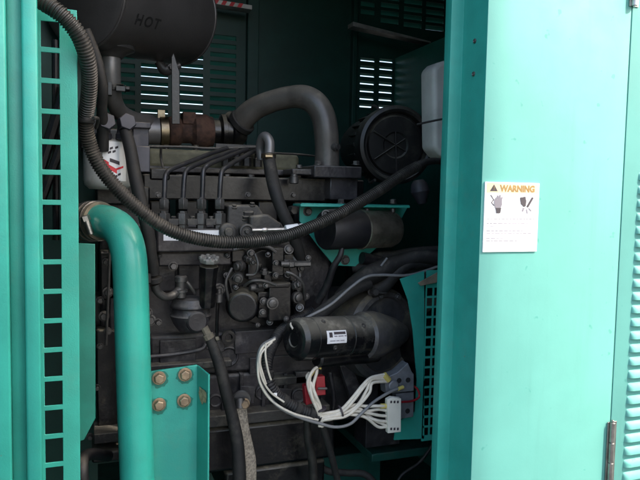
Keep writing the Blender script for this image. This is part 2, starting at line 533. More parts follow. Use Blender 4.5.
# ledge rails
bm = BM()
a, b = P(353, 26, YB - .12), P(431, 43, YB - .12)
prism(bm, [a, b, b + Vector((0, 0, .006)), a + Vector((0, 0, .016))], (0, .05, 0))
obj('ledge_rail', bm, M['alum'], enc, bevel=.001)
bm = BM(); a, b = P(170, -3.5, YB - .1), P(252, 9.5, YB - .1)
prism(bm, [a, b, b + Vector((0, 0, .014)), a + Vector((0, 0, .014))], (0, .05, 0))
for k in range(10):
    t0, t1 = k / 10, (k + .5) / 10
    if k < 9:
        p0 = a.lerp(b, t0 + .01); p1 = a.lerp(b, t1 + .01); d = Vector((0, -.0015, 0))
        prism(bm, [p0 + d, p1 + d, p1 + d + Vector((.008, 0, .014)), p0 + d + Vector((.008, 0, .014))], (0, .001, 0), 1)
obj('striped_rail', bm, [M['alum'], M['inkred']], enc, bevel=0, label='rail with red and white striped tape')

# right hand door -------------------------------------------------------------
ZD0, ZD1 = ZB + .01, ZT - .02
door = None
bm = BM()
YR = 1.085
lipx = XD0 - 12 * S(P(450, 240, YR))
prof = [(XD1, YF + .03), (XD1, YF), (XD0, YF), (XD0 + .003, YR), (lipx, YR), (lipx, YR + .02)]
extrude_z(bm, prof, ZD0, ZD1)
for f in bm.faces:
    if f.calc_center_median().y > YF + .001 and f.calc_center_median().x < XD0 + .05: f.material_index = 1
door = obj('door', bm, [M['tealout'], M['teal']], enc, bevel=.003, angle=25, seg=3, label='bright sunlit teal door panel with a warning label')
s_ = door.modifiers.new('thick', 'SOLIDIFY'); s_.thickness = .002; s_.offset = 1
door.modifiers.move(1, 0)
# rivets in the door's return
bm = BM()
for px, py in ((475, 41), (474, 74)):
    # on the return: x = XD0+, solve Y
    best = min((abs(P(px, py, y).x - XD0), y) for y in [1 + k * .001 for k in range(90)])[1]
    p = P(px, py, best); p.x = XD0 + .0008
    lathe(bm, p, (-1, 0, 0), [(0, .0045), (.0025, .0045), (.0035, .003), (.002, .0018)], 16)
obj('rivet', bm, M['dullsteel'], door)
bm = BM(); p = P(440, 452, YR); lathe(bm, p, (0, -1, 0), [(0, .0035), (.0015, .003), (.002, 0)], 14)
obj('screw', bm, M['teal'], door)

# post between the doors (set back, seen in the dark gap) and next panel
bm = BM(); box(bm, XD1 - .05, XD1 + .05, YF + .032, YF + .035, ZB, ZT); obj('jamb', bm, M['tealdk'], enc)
XN = XD1 + .0045
bm = BM()
extrude_z(bm, [(XN, YF + .03), (XN, YF - .001), (XR, YF - .001), (XR, YF + .05)], ZB, ZT)
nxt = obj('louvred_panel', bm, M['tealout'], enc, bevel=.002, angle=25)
s_ = nxt.modifiers.new('thick', 'SOLIDIFY'); s_.thickness = .002; s_.offset = 1
nxt.modifiers.move(1, 0)
bm = BM()
zl = P(640, 172, YF).z
lx = P(634, 240, YF).x
for k in range(-1, 34):
    z = zl - k * (13.25 * S(P(640, 240, YF)))
    if k < 0: continue
    n = 8; x1_ = XR - .25
    # scoop: rounded ends, mouth facing down
    h, dp = .0165, .0085
    rows = []
    for i in range(n + 1):
        t = i / n; a = t * PI / 2
        rows.append((math.cos(a), math.sin(a)))
    prev = None
    secs = [(lx + h * (1 - c) * .8, c2) for c, c2 in [(0 if i == 0 else math.sin(i / n * PI / 2), math.sin(i / n * PI / 2)) for i in range(n + 1)]]
    secs = [(lx + .014 * (1 - math.cos(i / n * PI / 2)), math.sin(i / n * PI / 2)) for i in range(n + 1)] + [(x1_, 1.0)]
    rings = []
    for x, sc in secs:
        ring = []
        for j in range(7):
            u = j / 6
            # profile from top flush to lip out
            yy = YF - .0012 - dp * sc * math.sin(u * PI / 2)
            zz = z - h * (u ** 1.3) * 1.0
            ring.append(bm.verts.new((x, yy, zz)))
        ring.append(bm.verts.new((x, YF - .0012, z - h * 1.0 + .001)))
        rings.append(ring)
    for a_, b_ in zip(rings, rings[1:]):
        for j in range(7):
            bm.faces.new((a_[j], b_[j], b_[j + 1], a_[j + 1]))
obj('louvre', bm, M['tealout'], enc, angle=50, recalc=False)
# hinge
def hinge(py0, py1):
    s = S(P(611, 440, YF)); x = (XD1 + XN) / 2
    z1, z0 = P(611, py0, YF).z, P(611, py1, YF).z
    bm = BM(); box(bm, x - .009, x - .004, YF - .0042, YF - .0025, z0, z1)
    box(bm, x + .003, x + .014, YF - .0042, YF - .0025, z0, z1)
    n = 4; L = (z1 - z0) / n
    for i in range(n):
        lathe(bm, (x, YF - .007, z0 + i * L + .0008), (0, 0, 1), [(0, .0055), (L - .0016, .0055)], 20)
    lathe(bm, (x, YF - .007, z0 - .002), (0, 0, 1), [(0, .003), (z1 - z0 + .006, .003), (z1 - z0 + .007, .001)], 12)
    return obj('hinge', bm, M['steel'], door, bevel=.0004)
hinge(421, 500); hinge(-70, 4)

# warning label ---------------------------------------------------------------
def text_mesh(body, size, bold=0.0, space=1.0):
    c = bpy.data.curves.new('t', 'FONT'); c.body = body; c.size = size; c.offset = bold; c.space_character = space
    c.resolution_u = 3
    o = bpy.data.objects.new('t', c); COL.objects.link(o)
    bpy.context.view_layer.update()
    dg = bpy.context.evaluated_depsgraph_get()
    me = bpy.data.meshes.new_from_object(o.evaluated_get(dg))
    polys = [[tuple(me.vertices[i].co[:2]) for i in p.vertices] for p in me.polygons]
    bpy.data.objects.remove(o); bpy.data.curves.remove(c); bpy.data.meshes.remove(me)
    return polys

la, lb = P(484, 181, YF), P(538, 184, YF); lc = P(481.5, 251, YF)
LX0, LX1, LZ1, LZ0 = la.x, lb.x, (la.z + lb.z) / 2, P(508, 251.5, YF).z
LW, LH = LX1 - LX0, LZ1 - LZ0
bm = BM()
def lpoly(pts, lvl, mi):
    y = YF - .0044 - .0003 * lvl
    f = bm.faces.new([bm.verts.new((LX0 + u * LW, y, LZ1 - v / 1.31 * LH)) for u, v in pts]); f.material_index = mi
HR = LH / LW
box(bm, LX0, LX1, YF - .0044, YF - .0019, LZ0, LZ1, 0)
lpoly([(.03, .02), (.97, .02), (.97, .20), (.03, .20)], 1, 1)
tx = text_mesh('WARNING', .165, .007)
for p in tx: lpoly([(.27 + x * .80, .17 - y) for x, y in p], 2, 2)
lpoly([(.085, .17), (.155, .045), (.225, .17)], 2, 3)
lpoly([(.148, .085), (.162, .085), (.159, .13), (.151, .13)], 3, 2); lpoly([(.149, .14), (.161, .14), (.161, .152), (.149, .152)], 3, 2)
# hand pressed by belt (left)
hand = [(.19, .49), (.17, .40), (.17, .33), (.195, .28), (.21, .32), (.215, .25), (.24, .24), (.25, .30), (.26, .235), (.285, .24), (.285, .31), (.30, .27), (.32, .28), (.31, .36), (.315, .42), (.29, .49)]
lpoly(hand, 2, 4)
lpoly([(.20, .48), (.30, .48), (.285, .58), (.215, .58)], 3, 3)
for a_, b_ in (((.10, .24), (.16, .33)), ((.16, .33), (.12, .38)), ((.12, .38), (.17, .44))):
    dx, dy = b_[0] - a_[0], b_[1] - a_[1]; l = math.hypot(dx, dy); nx, ny = -dy / l * .007, dx / l * .007
    lpoly([(a_[0] - nx, a_[1] - ny), (b_[0] - nx, b_[1] - ny), (b_[0] + nx, b_[1] + ny), (a_[0] + nx, a_[1] + ny)], 2, 3)
lpoly([(.497, .24), (.503, .24), (.503, .58), (.497, .58)], 1, 4)
# hand cut by blade (right)
lpoly([(.64, .28), (.74, .26), (.76, .34), (.755, .44), (.72, .46), (.66, .40)], 2, 3)
lpoly([(.86, .27), (.90, .28), (.80, .47), (.765, .45)], 2, 3)
lpoly([(.70, .47), (.735, .48), (.71, .55), (.685, .54)], 2, 4)
lpoly([(.76, .50), (.78, .49), (.80, .58), (.78, .585)], 2, 4)
lpoly([(.80, .48), (.82, .47), (.87, .53), (.855, .545)], 2, 4)
# faded small print, too fine to read in the photo
v = .68
for row in range(7):
    u = .05
    end = (.93, .90, .94, .72, .88, .90, .62)[row]
    while u < end:
        wd = random.uniform(.03, .09)
        lpoly([(u, v), (min(u + wd, end), v), (min(u + wd, end), v + .012), (u, v + .012)], 1, 4)
        u += wd + .018
    v += .052 + (.035 if row in (0, 2, 4) else 0)
o = obj('warning_label', bm, [M['white'], M['palecream'], M['orange'], M['ink'], M['inkgrey']], door, recalc=False,
        label='white warning label with orange heading and two hand pictograms')

# ------------------------------------------------------------------ muffler
a, b = P(80, -8, 1.50), P(181, 19.5, 1.74)
ax = (b - a).normalized(); Lm = (b - a).length
rm = 55 * S(a)
mf = thing('muffler', 'dark grey cylindrical exhaust muffler reading HOT above the engine', 'muffler', (a + b) / 2 - Vector((0, 0, rm)))
bm = BM(); lathe(bm, a, ax, [(0, rm * .9), (.004, rm * .985), (.012, rm), (Lm - .012, rm), (Lm - .004, rm * .985), (Lm, rm * .93), (Lm + .006, rm * .6), (Lm + .008, 0)], 64)
obj('shell', bm, M['muff'], mf, angle=50)
bm = BM()
for t in (.03, .97):
    lathe(bm, a + ax * Lm * t, ax, [(-.004, rm + .0002), (-.002, rm + .0018), (.002, rm + .0018), (.004, rm + .0002)], 64)
obj('seam', bm, M['muff'], mf)
# HOT lettering wrapped round the shell
u_ = (Vector((0, 0, 1)) - ax * ax.z).normalized(); vv = ax.cross(u_)   # vv points to the camera side or away
if vv.y > 0: vv = -vv
tgt = P(148, 22, 1.52); # where the word sits
t0 = None
# ray-cylinder
d = (P(148, 22, 1.5) - CAM).normalized()
best = 1e9
for k in range(1000, 2400):
    q = CAM + d * (k * .001); rel = q - a; t = rel.dot(ax); rad = (rel - ax * t).length
    if rad < rm: break
t0 = (q - a).dot(ax); rr_ = (q - a - ax * t0); ang = math.atan2(rr_.dot(vv), rr_.dot(u_))
px_ = S(q)
polys = text_mesh('HOT', 15 * px_, 0.0009, 1.25)
mx = max(x for p in polys for x, y in p)
bm = BM()
for p in polys:
    vs = []
    for x, y in p:
        tt = t0 + (x - mx / 2) ; an = ang - (y - 5 * px_) / rm
        vs.append(bm.verts.new(a + ax * tt + (u_ * math.cos(an) + vv * math.sin(an)) * (rm + .0006)))
    try: bm.faces.new(vs)
    except ValueError: pass
obj('lettering', bm, M['engraved'], mf)
# outlet collar + pipe
bm = BM()
q = P(111, 58, 1.56); s = S(q)
lathe(bm, q + Vector((0, 0, .03)), (0, 0, -1), [(0, 24 * s), (.012, 23 * s), (.02, 15 * s), (.03, 11 * s)], 40)
obj('outlet_collar', bm, M['muff'], mf)
# hanger tabs
bm = BM(); q = P(166, 70, 1.68); s = S(q)
tubes(bm, [q + Vector((-8 * s, 0, 8 * s)), q, q + Vector((14 * s, 0, 6 * s))], [4 * s, 6 * s, 3 * s], 12)
hexb(bm, q + Vector((5 * s, -.01, 2 * s)), (0, -1, 0), 3 * s, 3 * s)
obj('hanger_boss', bm, M['muff'], mf)

# silver exhaust pipe
q = P(111, 58, 1.56)
ep = thing('exhaust_pipe', 'silver grey exhaust pipe with a clamp dropping from the muffler', 'pipe', P(130, 128, 1.7))
s = S(q)
bm = BM(); tubes(bm, [P(111, 56, 1.56), P(111, 72, 1.56), P(112, 88, 1.57), P(114, 100, 1.59), P(120, 112, 1.63), P(133, 120, 1.68), P(150, 123, 1.74)],
                 [9.5 * s, 9.5 * s, 9.2 * s, 8.4 * s, 8.8 * s, 9.5 * s, 9.5 * s], 28)
obj('pipe', bm, M['pipegrey'], ep, angle=60)
bm = BM(); q2 = P(112.5, 88, 1.57); lathe(bm, q2 + Vector((0, 0, .008)), (.1, .1, -1), [(0, 10.5 * s), (.001, 11.2 * s), (.013, 11.2 * s), (.014, 10.5 * s)], 32)
pbox(bm, 108, 82, 112, 95, 1.535, .02); pbox(bm, 116, 86, 126, 91, 1.53, .012)
hexb(bm, P(125, 89, 1.535), (1, 0, 0), 3 * s, 4 * s)
obj('clamp', bm, M['black'], ep, bevel=.0006)

# muffler support plate
bm = BM(); ppoly(bm, [(171.5, 57), (173.5, 53), (175, 57), (179.5, 72), (180, 124), (172, 124)], 1.62, .004)
tag(obj('support_plate', bm, M['black'], None, bevel=.001), 'narrow upright dark plate hanging under the muffler before the louvres', 'bracket')

# ------------------------------------------------------------------ air cleaner
c = P(397, 145, 1.52); s = S(c)
ra = 39.5 * s
axd = Vector((.10, 1, .03)).normalized()
ac = thing('air_cleaner', 'large black drum shaped air cleaner with ribbed body beside the white bottle', 'air cleaner', c + axd * .1 - Vector((0, 0, ra)))
bm = BM(); lathe(bm, c + axd * .035, axd, [(0, ra * .93), (.004, ra * .97), (.02, ra * .97), (.024, ra * .9), (.1, ra * .86), (.2, ra * .82), (.24, ra * .75), (.25, 0)], 64)
obj('body', bm, M['drum'], ac)
bm = BM()
lathe(bm, c, axd, [(.012, 0), (.012, ra * .30), (.008, ra * .34), (.008, ra * .72), (.016, ra * .76), (.016, ra * .80), (.0, ra * .84), (-.004, ra * .90), (0, ra * .98), (.006, ra), (.034, ra), (.036, ra * .95)], 72)
for k in range(3):
    an = R(33 + 60 * k); u0 = Vector((math.cos(an), 0, math.sin(an)))
    tubes(bm, [c + axd * .009 + u0 * ra * .70, c + axd * .009 - u0 * ra * .70], .0022, 6)
obj('end_cover', bm, M['drum'], ac)
bm = BM()
for k in range(22):
    an = 2 * PI * k / 22
    u0 = Vector((math.cos(an), 0, math.sin(an)))
    u0 = (u0 - axd * u0.dot(axd)).normalized()
    t0v = axd.cross(u0) * .0045
    p0 = c + axd * .06 + u0 * ra * .87; p1 = c + axd * .14 + u0 * ra * .85
    prism(bm, [p0 - t0v, p0 + t0v, p1 + t0v * .3, p1 - t0v * .3], u0 * ra * .10)
obj('rib', bm, M['drum'], ac, bevel=.0008)
bm = BM()
for an in (118, 20, 240):
    u0 = Vector((math.cos(R(an)), 0, math.sin(R(an))))
    p0 = c + axd * .02 + u0 * (ra + .004)
    tubes(bm, [p0, p0 + axd * .025 + u0 * .008, p0 + axd * .05], .004, 8)
obj('clip', bm, M['dullsteel'], ac)

# ------------------------------------------------------------------ coolant bottle
bm = BM()
Yc = 1.42
a = P(423, 64, Yc); b = P(470, 153, Yc)
pts = [(433, 68), (439, 62), (480, 50), (480, 160), (455, 160), (443, 158), (434, 148)]
ppoly(bm, pts, Yc, .07)
cb = obj('coolant_bottle', bm, M['bottle'], None, bevel=.012, seg=5, angle=60)
tag(cb, 'off-white plastic coolant bottle with rounded corners beside the door edge', 'bottle')

bm = BM(); tubes(bm, [P(434.5, 70, 1.455), P(433.5, 110, 1.455), P(434.5, 150, 1.455)], .0022, 8)
obj('seam', bm, M['bottle'], cb)
bm = BM(); tubes(bm, [P(417, 124.5, 1.40), P(430, 121.5, 1.38), P(446, 118.5, 1.36), P(470, 115, 1.34)], .0026, 8)
tag(obj('thin_cable', bm, M['plastic'], None), 'thin black cable stretched across the front of the white bottle', 'cable')

# ------------------------------------------------------------------ engine
en = thing('diesel_engine', 'dusty black four cylinder diesel engine filling the open enclosure', 'engine', P(250, 470, 1.65))
bm = BM()
pbox(bm, 108, 224, 330, 345, 1.50, .40)
pbox(bm, 100, 190, 150, 330, 1.53, .3)
pbox(bm, 150, 332, 320, 372, 1.47, .30)
pbox(bm, 200, 372, 322, 420, 1.475, .30)
pbox(bm, 320, 300, 380, 420, 1.52, .25)
obj('engine_block', bm, M['grey'], en, bevel=.006)
# cast details on the block
bm = BM()
for x0_, x1_, y0_, y1_ in ((152, 176, 252, 292), (178, 200, 250, 290), (235, 300, 330, 352), (250, 318, 356, 372), (160, 196, 340, 362)):
    pbox(bm, x0_, y0_, x1_, y1_, 1.462 if y0_ > 325 else 1.485, .05)
for x0_, x1_, y0_, y1_ in ((206, 226, 338, 352), (182, 204, 372, 392), (238, 256, 386, 404), (270, 292, 388, 406), (300, 316, 332, 348)):
    ppoly(bm, [(x0_ + 3, y0_), (x1_, y0_ + 1), (x1_ - 2, y1_), (x0_, y1_ - 3)], 1.462, .03)
for x in (222, 240, 262, 284, 306):
    pbox(bm, x, 374, x + 3.5, 418, 1.463, .03)
tubes(bm, [P(146, 357, 1.455), P(170, 355, 1.455), P(190, 352, 1.455), P(202, 349, 1.457), (P(206, 344, 1.46))], .0045, 10)
for x, y, r in ((228, 356, 11), (262, 392, 8), (298, 395, 8), (215, 400, 7)):
    p = P(x, y, 1.475); lathe(bm, p, (0, -1, 0), [(0, r * S(p)), (.008, r * .95 * S(p)), (.010, r * .8 * S(p)), (.006, r * .7 * S(p)), (.006, 0)], 28)
obj('casting_detail', bm, M['grey'], en, bevel=.003)
bm = BM()
pbox(bm, 150, 363, 232, 370, 1.44, .05)
pbox(bm, 206, 411, 330, 422, 1.43, .09)
pbox(bm, 268, 377, 312, 385, 1.45, .04)
obj('sump_flange', bm, M['govern'], en, bevel=.0025)
bm = BM()
pbox(bm, 206, 423, 335, 466, 1.455, .30); pbox(bm, 225, 466, 325, 500, 1.47, .26)
obj('oil_sump', bm, M['black'], en, bevel=.008)
# cylinder head with a dusty top edge
bm = BM()
pbox(bm, 143, 177, 364, 201, 1.545, .34)
for i in range(6):
    x = 150 + i * 36; pbox(bm, x, 201, x + 20, 224, 1.56, .2)
obj('cylinder_head', bm, M['headblk'], en, bevel=.004)
bm = BM()
for i in range(9):
    p = P(156 + i * 24, 179.5, 1.56); hexb(bm, p + Vector((0, .012, .004)), (0, 0, 1), 3.4 * S(p), .008)
for i in range(5):
    pbolt(bm, 158 + i * 45, 195, 1.545, 2.4)
obj('head_bolt', bm, M['dullsteel'], en)
# valve cover
bm = BM()
pbox(bm, 146, 151, 300, 171, 1.62, .20)
obj('valve_cover', bm, M['olive'], en, bevel=.014, seg=4)
bm = BM(); pbox(bm, 146, 168, 306, 174, 1.60, .24)
obj('cover_flange', bm, M['grey'], en, bevel=.003)
bm = BM()
for x in (166, 196, 226, 256):
    p = P(x, 153, 1.66); lathe(bm, p, (0, 0, 1), [(-.004, .013), (.006, .012), (.008, .008), (.018, .008), (.020, .006)], 20)
obj('cover_nut', bm, M['black'], en)
# injector bodies between the cover and the front edge
for k, (x, y) in enumerate(((225, 149), (236, 149), (246, 149), (257, 150))):
    bm = BM(); p = P(x + 1, y + 3, 1.59); s = S(p)
    lathe(bm, p + Vector((0, 0, -.035)), (0, 0, 1), [(0, 4.5 * s), (.02, 4.5 * s), (.022, 3.4 * s), (.04, 3.4 * s), (.042, 2.2 * s), (.046, 2.2 * s)], 6 if k % 2 else 6)
    obj('injector', bm, M['govern'], en)
bm = BM(); tubes(bm, [P(148, 146.5, 1.56), P(185, 147, 1.57), P(214, 148.5, 1.575), P(262, 147, 1.58)], .0032, 10)
tubes(bm, [P(161, 147, 1.565), P(161, 158, 1.575), P(164, 172, 1.56)], .003, 8)
pbox(bm, 216, 144.5, 262, 149, 1.59, .012)
tubes(bm, [P(270, 153, 1.56), P(300, 154.5, 1.6), P(322, 157, 1.62)], .0028, 8)
obj('leak_off_rail', bm, M['govern'], en)
# injector pipes
for (xn, yn), (xb_, yb_), (xe, ye) in (((164, 200), (166, 172), (227, 148)), ((183, 200), (185.5, 170), (237, 149.5)), ((202, 200), (204, 167), (247, 149.5)), ((219.5, 199), (222, 169), (258, 150))):
    y0_ = 1.43
    bend = P(xb_, yb_, y0_ + .005)
    dv = P(xe, ye, 1.575) - bend
    bm = BM()
    pts = [P(xn, yn, y0_), P(xn + .6, (yn + yb_) / 2 + 3, y0_), P(xb_ - .9, yb_ + 6, y0_ + .002), P(xb_ + 1.0, yb_ + .8, y0_ + .008), P(xb_ + 6, yb_ - 3.2, y0_ + .018),
           bend + dv * .40 + Vector((0, 0, .002)), bend + dv * .75 + Vector((0, 0, .002)), P(xe, ye, 1.575)]
    tubes(bm, pts, 2.5 * S(bend), 12, n=7)
    obj('injector_pipe', bm, M['linepipe'], en, angle=60)
# injection pump
pm = BM(); pbox(pm, 157, 229, 234, 252, 1.41, .10); pbox(pm, 158, 252, 232, 266, 1.44, .08); pbox(pm, 150, 240, 160, 250, 1.42, .07)
pump = obj('injection_pump', pm, M['grey'], en, bevel=.004)
for xn in (164, 183, 201.5, 219.5):
    p = P(xn, 199, 1.43); s = S(p)
    bm = BM()
    lathe(bm, p + Vector((0, 0, .004)), (0, 0, -1), [(0, 2.6 * s), (.004, 3.2 * s), (.004, 4.6 * s), (.006, 5.2 * s), (11 * s, 5.2 * s), (12 * s, 4.6 * s)], 6, .3)
    lathe(bm, p - Vector((0, 0, 12 * s)), (0, 0, -1), [(0, 4.0 * s), (2 * s, 4.2 * s), (2.2 * s, 6 * s), (4 * s, 6.4 * s), (13 * s, 6.4 * s), (14 * s, 5.5 * s), (24 * s, 5.5 * s)], 6, .1)
    obj('delivery_valve', bm, M['dullsteel'], pump, bevel=.0005)
bm = BM()
for x in (173.5, 192.5, 211):
    pbox(bm, x - 5, 219, x + 5, 225, 1.415, .03); pbolt(bm, x, 219.5, 1.425, 2.6, axis=(0, 0, 1))
p = P(228, 232, 1.405); s = S(p)
lathe(bm, p, (0, -1, 0), [(-.02, 9 * s), (.003, 9 * s), (.006, 7 * s), (.006, 4.5 * s), (.012, 4.2 * s), (.012, 0)], 28)
obj('valve_clamp', bm, M['govern'], pump, bevel=.001)
bm = BM(); pbox(bm, 163.5, 230.3, 221, 240.5, 1.4085, .001)
obj('identification_sticker', bm, M['whitedirty'], pump)
bm = BM()
for x, y, r in ((173, 266, 3.6), (150, 320, 4.5), (158, 322, 3), (219, 289, 4.6), (148, 312, 3.5)):
    pbolt(bm, x, y, 1.44, r, h=.012)
p = P(219, 294, 1.41); lathe(bm, p + Vector((0, 0, .012)), (0, 0, -1), [(0, .006), (.01, .006), (.012, .009), (.03, .009), (.032, .007)], 16)
obj('pump_bolt', bm, M['dullsteel'], pump)
# governor / pump top (tan casting)
bm = BM()
ppoly(bm, [(228, 205), (258, 205), (266, 218), (278, 222), (280, 236), (232, 238), (227, 222)], 1.425, .09)
ppoly(bm, [(250, 216), (268, 214), (282, 224), (282, 238), (250, 238)], 1.40, .08)
gv = obj('governor_cover', bm, M['govern'], en, bevel=.005, seg=3)
bm = BM()
p = P(247, 214, 1.44); s = S(p)
lathe(bm, p - Vector((0, 0, .004)), (0, -.35, 1), [(0, 10 * s), (.005, 10 * s), (.006, 8.5 * s), (.014, 8.2 * s), (.016, 7 * s)], 6, .5)
for x, y in ((234, 208), (252, 206), (244, 220), (260, 221)):
    q = P(x, y, 1.43); lathe(bm, q, (0, -.3, 1), [(0, 3.4 * s), (.003, 3.4 * s), (.003, 2.4 * s), (.008, 2.4 * s)], 14)
p = P(247, 231.5, 1.40); lathe(bm, p + Vector((0, .01, 0)), (0, -1, 0), [(0, 7.5 * s), (.012, 7.5 * s), (.013, 5.5 * s), (.009, 5 * s), (.009, 2.4 * s), (.016, 2.2 * s), (.016, 0)], 24)
obj('governor_screw', bm, M['govern'], gv, bevel=.0005)
bm = BM(); tubes(bm, [P(252, 230, 1.38), P(270, 229.5, 1.38), P(287, 229, 1.38)], .0045, 10)
lathe(bm, P(262, 229.8, 1.38), (1, 0, 0), [(0, .006), (.006, .0075), (.012, .006)], 12)
obj('throttle_rod', bm, M['steel'], gv)
bm = BM(); p = P(285.5, 229, 1.375); ax_ = (P(308, 226, 1.375) - p).normalized(); s = S(p)
lathe(bm, p, ax_, [(0, 3.9 * s), (13 * s, 3.9 * s), (13.2 * s, 2.6 * s), (15 * s, 2.6 * s), (15.2 * s, 3.4 * s), (19 * s, 3.2 * s), (24 * s, 1.6 * s)], 18)
obj('connector', bm, M['white'], gv)
# governor rear housing: round drum, block, little fittings
bm = BM()
p = P(243, 303, 1.455); s = S(p)
lathe(bm, p, (-.25, -1, .0), [(0, 17 * s), (.03, 17 * s), (.036, 15 * s), (.055, 14.5 * s), (.058, 13 * s), (.058, 0)], 36)
ppoly(bm, [(233, 262), (262, 250), (290, 252), (292, 318), (262, 326), (236, 318)], 1.46, .06)
pbox(bm, 269, 283, 291, 321, 1.40, .08)
pbox(bm, 258, 292, 274, 318, 1.415, .06)
pbox(bm, 272, 248, 284, 276, 1.41, .05)
pbox(bm, 232, 250, 246, 262, 1.43, .05)
pbox(bm, 284, 254, 296, 268, 1.43, .05); pbox(bm, 248, 264, 262, 280, 1.425, .05); ppoly(bm, [(292, 280), (304, 284), (306, 306), (294, 318)], 1.44, .05)
pbox(bm, 264, 272, 272, 284, 1.41, .05); ppoly(bm, [(228, 280), (236, 272), (240, 284), (232, 296)], 1.43, .04); pbox(bm, 258, 284, 290, 288, 1.395, .02)
obj('governor_housing', bm, M['black'], en, bevel=.003, seg=3)
bm = BM()
rnd = random.Random(3)
def stub(x, y, Y, r, L, ax=(0, -1, 0), hexh=False):
    p = P(x, y, Y); s_ = S(p)
    lathe(bm, p, ax, [(0, r * s_), (L * .55 * s_, r * s_), (L * .56 * s_, r * .72 * s_), (L * .9 * s_, r * .7 * s_), (L * s_, r * .5 * s_), (L * s_, 0)], 6 if hexh else 20, .2)
stub(242, 266, 1.43, 5.5, 10, (-.8, -.6, 0)); stub(239, 277, 1.42, 5, 10, (-.4, -1, -.2)); stub(264, 274, 1.41, 4.5, 6, (0, -.2, 1), True)
stub(262, 287, 1.42, 5, 14, (-1, -.3, 0)); stub(275, 263, 1.40, 3.2, 6); stub(275, 275, 1.40, 3.2, 6)
stub(265, 285, 1.40, 3, 7); stub(272, 303, 1.395, 6.2, 5); stub(263, 301, 1.41, 4, 5); stub(284, 263, 1.41, 4, 13, (1, -.2, 0)); stub(262, 312, 1.41, 3.6, 5)
stub(294, 286, 1.41, 4.5, 9, (.4, -.8, .3), True); stub(296, 297, 1.42, 6, 7, (.3, -1, 0)); stub(298, 290, 1.43, 5, 8, (.6, -.3, .7)); stub(288, 250, 1.42, 5, 6, (0, -1, .3))
stub(250, 253, 1.42, 4, 8); stub(252, 262, 1.42, 3, 7); stub(286, 319, 1.40, 3, 4); stub(246, 318, 1.42, 2.5, 4)
for x, y, r, L in ((160, 256, 2.4, 4), (200, 258, 2.4, 4), (228, 256, 3, 6), (236, 288, 3, 6), (257, 325, 2.6, 4), (270, 322, 3.4, 6), (226, 276, 3.2, 6), (300, 308, 4.2, 6), (306, 296, 3.4, 5),
                   (280, 291, 2.2, 3), (288, 287, 2, 3), (288, 315, 2, 3), (246, 258, 3.6, 10), (268, 256, 3.0, 8), (300, 268, 3.6, 6), (308, 258, 3, 4), (286, 276, 3.4, 9)):
    stub(x, y, 1.425 if x > 230 else 1.44, r, L, (rnd.uniform(-.5, .5), -1, rnd.uniform(-.2, .5)), rnd.random() < .5)
tubes(bm, [P(244, 286, 1.41), P(252, 281, 1.39), P(264, 281, 1.385), P(276, 285, 1.39)], .0035, 8)
tubes(bm, [P(286, 272, 1.40), P(294, 275, 1.395), P(303, 284, 1.40), P(305, 300, 1.42)], .004, 8)
tubes(bm, [P(232, 268, 1.42), P(226, 282, 1.41), P(229, 300, 1.42), P(235, 316, 1.43)], .0035, 8)
tubes(bm, [P(255, 254, 1.40), P(258, 264, 1.39), P(255, 274, 1.395), P(246, 275, 1.40)], .003, 8)
tubes(bm, [P(232, 250, 1.42), P(250, 246, 1.41), P(268, 247, 1.41), P(276, 252, 1.41)], .0045, 8)
tubes(bm, [P(290, 252, 1.44), P(296, 262, 1.43), P(300, 275, 1.43), P(296, 285, 1.42)], .005, 8)
obj('pump_fitting', bm, M['dullsteel'], en, bevel=.0004)
bm = BM(); p = P(281, 264, 1.398); lathe(bm, p, (1, -.1, 0), [(0, .007), (.018, .007), (.02, .005)], 16)
p = P(289, 264, 1.40); lathe(bm, p, (1, -.1, 0), [(0, .010), (.010, .010), (.012, .007), (.05, .007)], 6)
obj('speed_screw', bm, M['dullsteel'], en)
bm = BM(); p = P(228, 337, 1.455); lathe(bm, p, (0, -1, 0), [(0, 7 * S(p)), (.01, 7 * S(p)), (.01, 4 * S(p)), (.003, 3 * S(p)), (.003, 0)], 22)
tubes(bm, [P(218, 300, 1.45), P(217, 322, 1.45), P(217, 336, 1.45)], .004, 8)
obj('drain_boss', bm, M['black'], en)
# oil filler neck with scalloped cap
bm = BM(); p = P(207, 302, 1.39); top = P(209, 264, 1.375); s = S(p); axn = (top - p).normalized(); Ln = (top - p).length
lathe(bm, p - axn * .01, axn, [(0, 8.2 * s), (Ln * .7, 8.6 * s), (Ln, 9.6 * s), (Ln + .006, 9.8 * s)], 8, .3)
ft = obj('oil_filler_neck', bm, M['black'], en, bevel=.001)
bm = BM()
prof = []
n = 32
for lvl, (t, rr) in enumerate(((0, 9.2), (.004, 10.2), (.009, 10.2), (.011, 8.6), (.0085, 6.5), (.0085, 3), (.013, 2.5), (.013, 0.01))):
    pass
lathe(bm, top, axn, [(.004, 9.2 * s), (.007, 10 * s), (.013, 10 * s), (.015, 9 * s), (.0125, 6.5 * s), (.0125, 3 * s), (.017, 2.4 * s), (.017, 0)], 8, .3)
u1 = axn.orthogonal().normalized(); v1 = axn.cross(u1)
for k in range(8):
    an = 2 * PI * k / 8
    q = top + axn * .0155 + (u1 * math.cos(an) + v1 * math.sin(an)) * 8 * s
    lathe(bm, q - axn * .004, axn, [(0, 2.1 * s), (.005, 2.0 * s), (.006, 1.2 * s)], 10)
obj('filler_cap', bm, M['alum'], ft)
